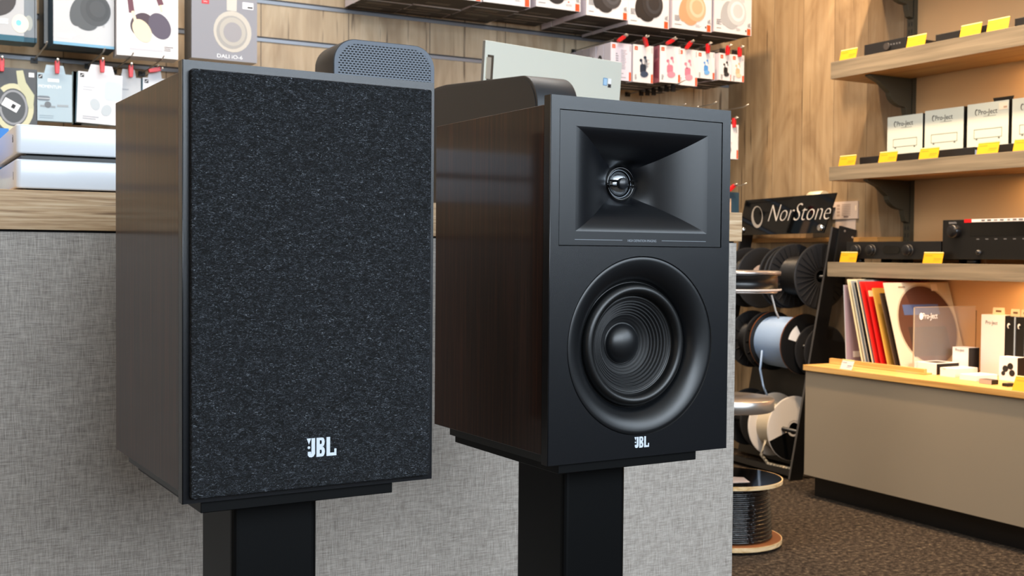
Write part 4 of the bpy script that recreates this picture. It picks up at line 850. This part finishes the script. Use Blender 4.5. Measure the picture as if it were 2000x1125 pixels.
# ------------------------------------------------------------------ cable reel stand
az = radians(4); s_ = Vector((sin(az), cos(az), 0)); F = Vector((2.874, 3.071, 0)); dl = Vector((.192, -.013, .981)).normalized(); pn = s_.cross(dl).normalized()   # pn points to +X side
t = thing('cable_stand', 'tall black leaning cable display stand with NorStone sign, in the room corner', 'display stand', F)
# local frame: x = s (away), y = into wall, z = along leg
TS = Matrix((s_, pn, dl)).transposed().to_4x4()
SWd = .54
for x in (0, SWd):
    m = MB(); m.box(x - .004, x + .004, -.028, .028, 0, .92, 'black', TS); m.box(x - .0045, x + .0045, -.0295, -.028, 0, .92, P('5a5a5c', .3, .6), TS); m.build('side_rail', t)
m = MB(); m.box(0, SWd, -.02, .02, .01, .03, 'black', TS); m.build('foot_bar', t)
m = MB(); m.box(.004, SWd - .004, .137, .141, .04, .46, 'black', TS); m.build('back_panel', t)
m = MB(); m.box(-.004, 0, .028, .137, .04, .52, 'black', TS); m.build('side_panel', t)
m = MB(); m.box(-.012, -.002, .0, .075, .79, .93, P('1b1a19', .4), TS); m.cyl((-.0125, .02, .915), (-.014, .02, .915), .004, 'steel', 10, None, TS); m.cyl((-.0125, .06, .90), (-.014, .06, .90), .004, 'steel', 10, None, TS); m.build('side_bracket', t)
sg = MB(); sg.prism([(-.002, .905), (SWd + .012, .895), (SWd + .040, 1.038), (.0 - .002, 1.043)][:0] or [(.030, .897), (SWd + .004, .893), (SWd - .003, 1.038), (-.004, 1.044)], 'xz', -.038, -.034, 'gloss', TS)
sgo = sg.build('sign_board', t)
m = MB(); TT = TS @ Matrix.Translation((.375, -.0385, .945)) @ Matrix(((-1, 0, 0, 0), (0, 0, -1, 0), (0, 1, 0, 0), (0, 0, 0, 1)))
m.text('NorStone', .100, P('c4c0bc', .4), TT, .0006, 'LEFT', .22, .90, -.0022); m.build('lettering', sgo)['label'] = 'pale grey slanted lettering'
m = MB()
for rot_, rx, rz_, w0, w1 in ((0, .038, .050, .0025, .016),):
    pts = []; n = 40; vs = []; fs = []
    for k in range(n):
        a = 2 * pi * k / n; w_ = w0 + (w1 - w0) * (.5 + .5 * cos(a + radians(40)))
        for rr in (0, w_): u, v = (rx - rr) * cos(a), (rz_ - rr) * sin(a); vs.append((.44 + u * cos(.5) + v * sin(.5) * .8, -.0386, .966 - u * sin(.5) * .4 + v * cos(.5)))
    for k in range(n): k2 = (k + 1) % n; fs.append((2 * k, 2 * k2, 2 * k2 + 1, 2 * k + 1))
    m.add(vs, fs, P('c4c0bc', .3, .5), False, TS)
m.build('sign_emblem', sgo)['label'] = 'pale ring emblem'
for x in (.050, SWd - .02):
    m = MB(); m.lathe([(0, .010), (.011, .009), (.014, .004), (.014, 0)], 'chrome', TS @ TF(x, -.038, .915, pi / 2), 20); m.build('sign_bolt', t)
for z in (.74, .48, .17): m = MB(); m.cyl((.0, .0, z), (SWd, .0, z), .008, 'black', 12, None, TS); m.build('spool_rod', t)
def flange(m, r, rh, y0, th, mat, ribs=0, rim=None, T=None):
    A_ = (T or Matrix.Identity(4)) @ Matrix.Translation((0, y0, 0)) @ Matrix.Rotation(-pi / 2, 4, 'X')
    m.lathe([(rh, 0), (r - .004, 0), (r, .001), (r, th), (r - .004, th), (rh, th), (rh, 0)], mat, A_, 64, False)
    if rim: m.lathe([(r + .0004, -.0004), (r + .0006, th + .0004)], rim, A_, 64)
    for k in range(ribs):
        a = 2 * pi * k / ribs; R_ = A_ @ Matrix.Rotation(a, 4, 'Z'); m.box(rh + .012, r - .008, -.0012, .0012, -.003, 0, mat, R_)
def reel(X, Y, Z, r, wid, rc, lb, fm, cm, ribs=0, rim=None, label_m=None, tail=None, rz=radians(-4), hub=.022):
    t = thing('cable_reel', lb, 'cable reel', (X, Y, Z), rz, 'cable reels on the NorStone stand')
    m = MB(); flange(m, r, hub, 0, .004, fm, ribs, rim); m.build('flange', t)
    m = MB(); flange(m, r, hub, wid - .004, .004, fm, ribs, rim); m.build('flange', t)
    m = MB(); m.lathe([(rc, .0042), (rc + .002, wid * .5), (rc, wid - .0042)], cm, Matrix.Rotation(-pi / 2, 4, 'X'), 64); m.lathe([(hub, 0), (hub, wid)], 'black', Matrix.Rotation(-pi / 2, 4, 'X'), 24); m.build('wound_cable', t)
    if label_m:
        for a0, a1, r0, r1, mt in label_m:
            m = MB(); n = 16; vs = []; 
            for k in range(n + 1): a = radians(a0 + (a1 - a0) * k / n); vs += [(r0 * cos(a), -.0045 if ribs else -.0006, r0 * sin(a)), (r1 * cos(a), -.0045 if ribs else -.0006, r1 * sin(a))]
            m.add(vs, [(2 * k, 2 * k + 1, 2 * k + 3, 2 * k + 2) for k in range(n)], mt); m.build('paper_label', t)
    if tail: m = MB(); m.tube(tail[0], tail[1], cm, 8); m.build('cable_tail', t)
    return t
CB = cable_mat('black_cable', '1d1d20', .35, 1, .006); CBL = cable_mat('pale_blue_cable', 'a2c2ee', .45, 1, .0075); CW = cable_mat('ivory_cable', 'd8cbb2', .5, 1, .006)
FB = P('222224', .45)
def XY(px, X): return onX(px, 560, X).y
Xr = 3.015
reel(Xr, 3.105, .728, .121, .155, .072, 'large black reel with ribbed flange, top row right of the stand', FB, CB, 28)
reel(Xr, 3.272, .722, .118, .035, .080, 'black reel in the middle of the top row, behind the ribbed one', FB, CB, 0)
reel(Xr, 3.425, .716, .118, .090, .080, 'black reel with pale round label, top row left', FB, CB, 0, label_m=[(0, 360, .022, .052, P('d8c8c4', .5))])
reel(Xr - .03, 3.150, .478, .112, .185, .094, 'reel of pale blue cable with brown-rimmed flanges, middle row', P('161617', .35), CBL, 0, P('6a3a16', .4), label_m=[(120, 165, .040, .080, 'white')], tail=([(-.09, .135, -.03), (-.098, .135, -.10), (-.088, .13, -.16), (-.075, .12, -.20)], .004))
reel(Xr + .0, 3.385, .475, .112, .10, .07, 'black reel left of the blue cable reel, middle row', FB, CB, 14)
reel(3.022, 3.084, .455, .096, .055, .06, 'black reel poking out right of the stand rail, middle row', FB, CB, 0)
reel(Xr - .05, 3.180, .165, .120, .118, .085, 'reel of ivory cable with white flanges and black lower label, bottom row', P('dcd6d0', .5), CW, 0, label_m=[(200, 340, .030, .118, 'black'), (348, 560, .030, .118, P('ece6e0', .5))], tail=([(-.075, .07, -.05), (-.10, .06, -.10), (-.085, .04, -.132), (-.02, .0, -.148), (.03, -.01, -.142)], .0065))
reel(Xr - .02, 3.375, .170, .112, .10, .07, 'black reel behind the ivory cable reel, bottom row', FB, CB, 0)
m = MB(); m.cyl((0, 0, 0), (0, .07, 0), .030, P('efe4c8', .5), 32); tag(m.build('paper_roll', loc=(3.085, 3.165, 1.015)), 'small cream paper roll just showing above the sign', 'paper roll')
m = MB(); m.box(-.03, .04, -.02, .10, -.004, 0, 'black'); o_ = m.build('roll_shelf', t, loc=(3.085 - F.x, 3.165 - F.y, .984)); 

# ------------------------------------------------------------------ spool tower beside the counter
TCx, TCy = 2.079, 2.489
t = thing('spool_spindle', 'upright steel spindle with round chrome plate, holding spools beside the counter', 'display stand', (TCx, TCy, 0))
m = MB(); m.cyl((0, 0, 0), (0, 0, .80), .011, 'steel', 20); m.build('pole', t)
m = MB(); m.lathe([(0, 0), (.10, 0), (.10, .008), (0, .008)], 'black', None, 40); m.build('base_disc', t)
m = MB(); m.lathe([(.011, .372), (.118, .372), (.124, .376), (.124, .404), (.121, .408), (.011, .408)], 'steel', None, 64); m.build('chrome_plate', t)
m = MB(); m.lathe([(.011, .706), (.128, .706), (.128, .700), (.011, .700)], P('d8cfc8', .25, .6), None, 64); m.build('lower_plate', t)
t = thing('cable_spool', 'low black spool with shiny film-wrapped top on the spindle, level with the upper reels', 'cable reel', (TCx, TCy, .7065))
m = MB(); m.lathe([(.012, 0), (.136, 0), (.136, .003), (.128, .004), (.128, .040), (.136, .041), (.136, .044), (.012, .044)], P('151516', .3), None, 64); m.build('drum', t)
m = MB(); m.lathe([(.100, .0445), (.136, .0447), (.1372, .046), (.1368, .052), (.130, .0535), (.012, .050)], P('b4aca8', .2, .7), None, 64); m.build('film_cover', t)['label'] = 'crumpled silver film'
m = MB(); m.lathe([(.12, -.0004), (.1385, -.0004), (.1385, .004), (.136, .0045)], P('e6dcd6', .3, .2), None, 64); m.build('white_rim', t)
m = MB(); m.tube([(.06, -.10, -.012), (.062, -.105, -.03), (.068, -.108, -.055), (.078, -.11, -.075)], .0028, P('cfcac6', .4), 8); m.build('cable_tail', t)
t = thing('cable_spool', 'large plywood spool of glossy black cable wrapped in film, on the carpet', 'cable reel', (TCx, TCy, .0085))
rr = .150
m = MB(); m.lathe([(.014, 0), (rr, 0), (rr, .012), (.014, .012)], 'plywood', None, 64, False); m.lathe([(.10, .0122), (rr - .002, .0122)], P('8a5632', .5), None, 64); m.build('lower_flange', t)
m = MB(); m.lathe([(.014, .166), (rr, .166), (rr, .176), (.014, .176)], 'plywood', None, 64, False); m.lathe([(.014, .1765), (rr - .003, .1765)], 'gloss', None, 64); m.build('upper_flange', t)
m = MB(); pr = []
for k in range(14 * 8 + 1): f_ = k / (14 * 8); pr.append((.118 - .010 * f_ + .006 * abs(sin(f_ * 14 * pi)), .0125 + .1525 * f_))
q = NT('film_wrapped_cable', '08080a', .10, 0, .8, .05); q.bump(q.noise(q.coord((1, 1, .6)), 34, 3, .6, 1), .8, .010)
m.lathe(pr, q.m, None, 72); m.build('wound_cable', t)
m = MB(); m.prism([(-.03 + .06 * cos(a), -.05 + .05 * sin(a)) for a in (0.3, 1.2, 2.2, 3.6, 5.2)], 'xy', .1768, .1772, P('e2d2cc', .3)); m.build('paper_label', t)
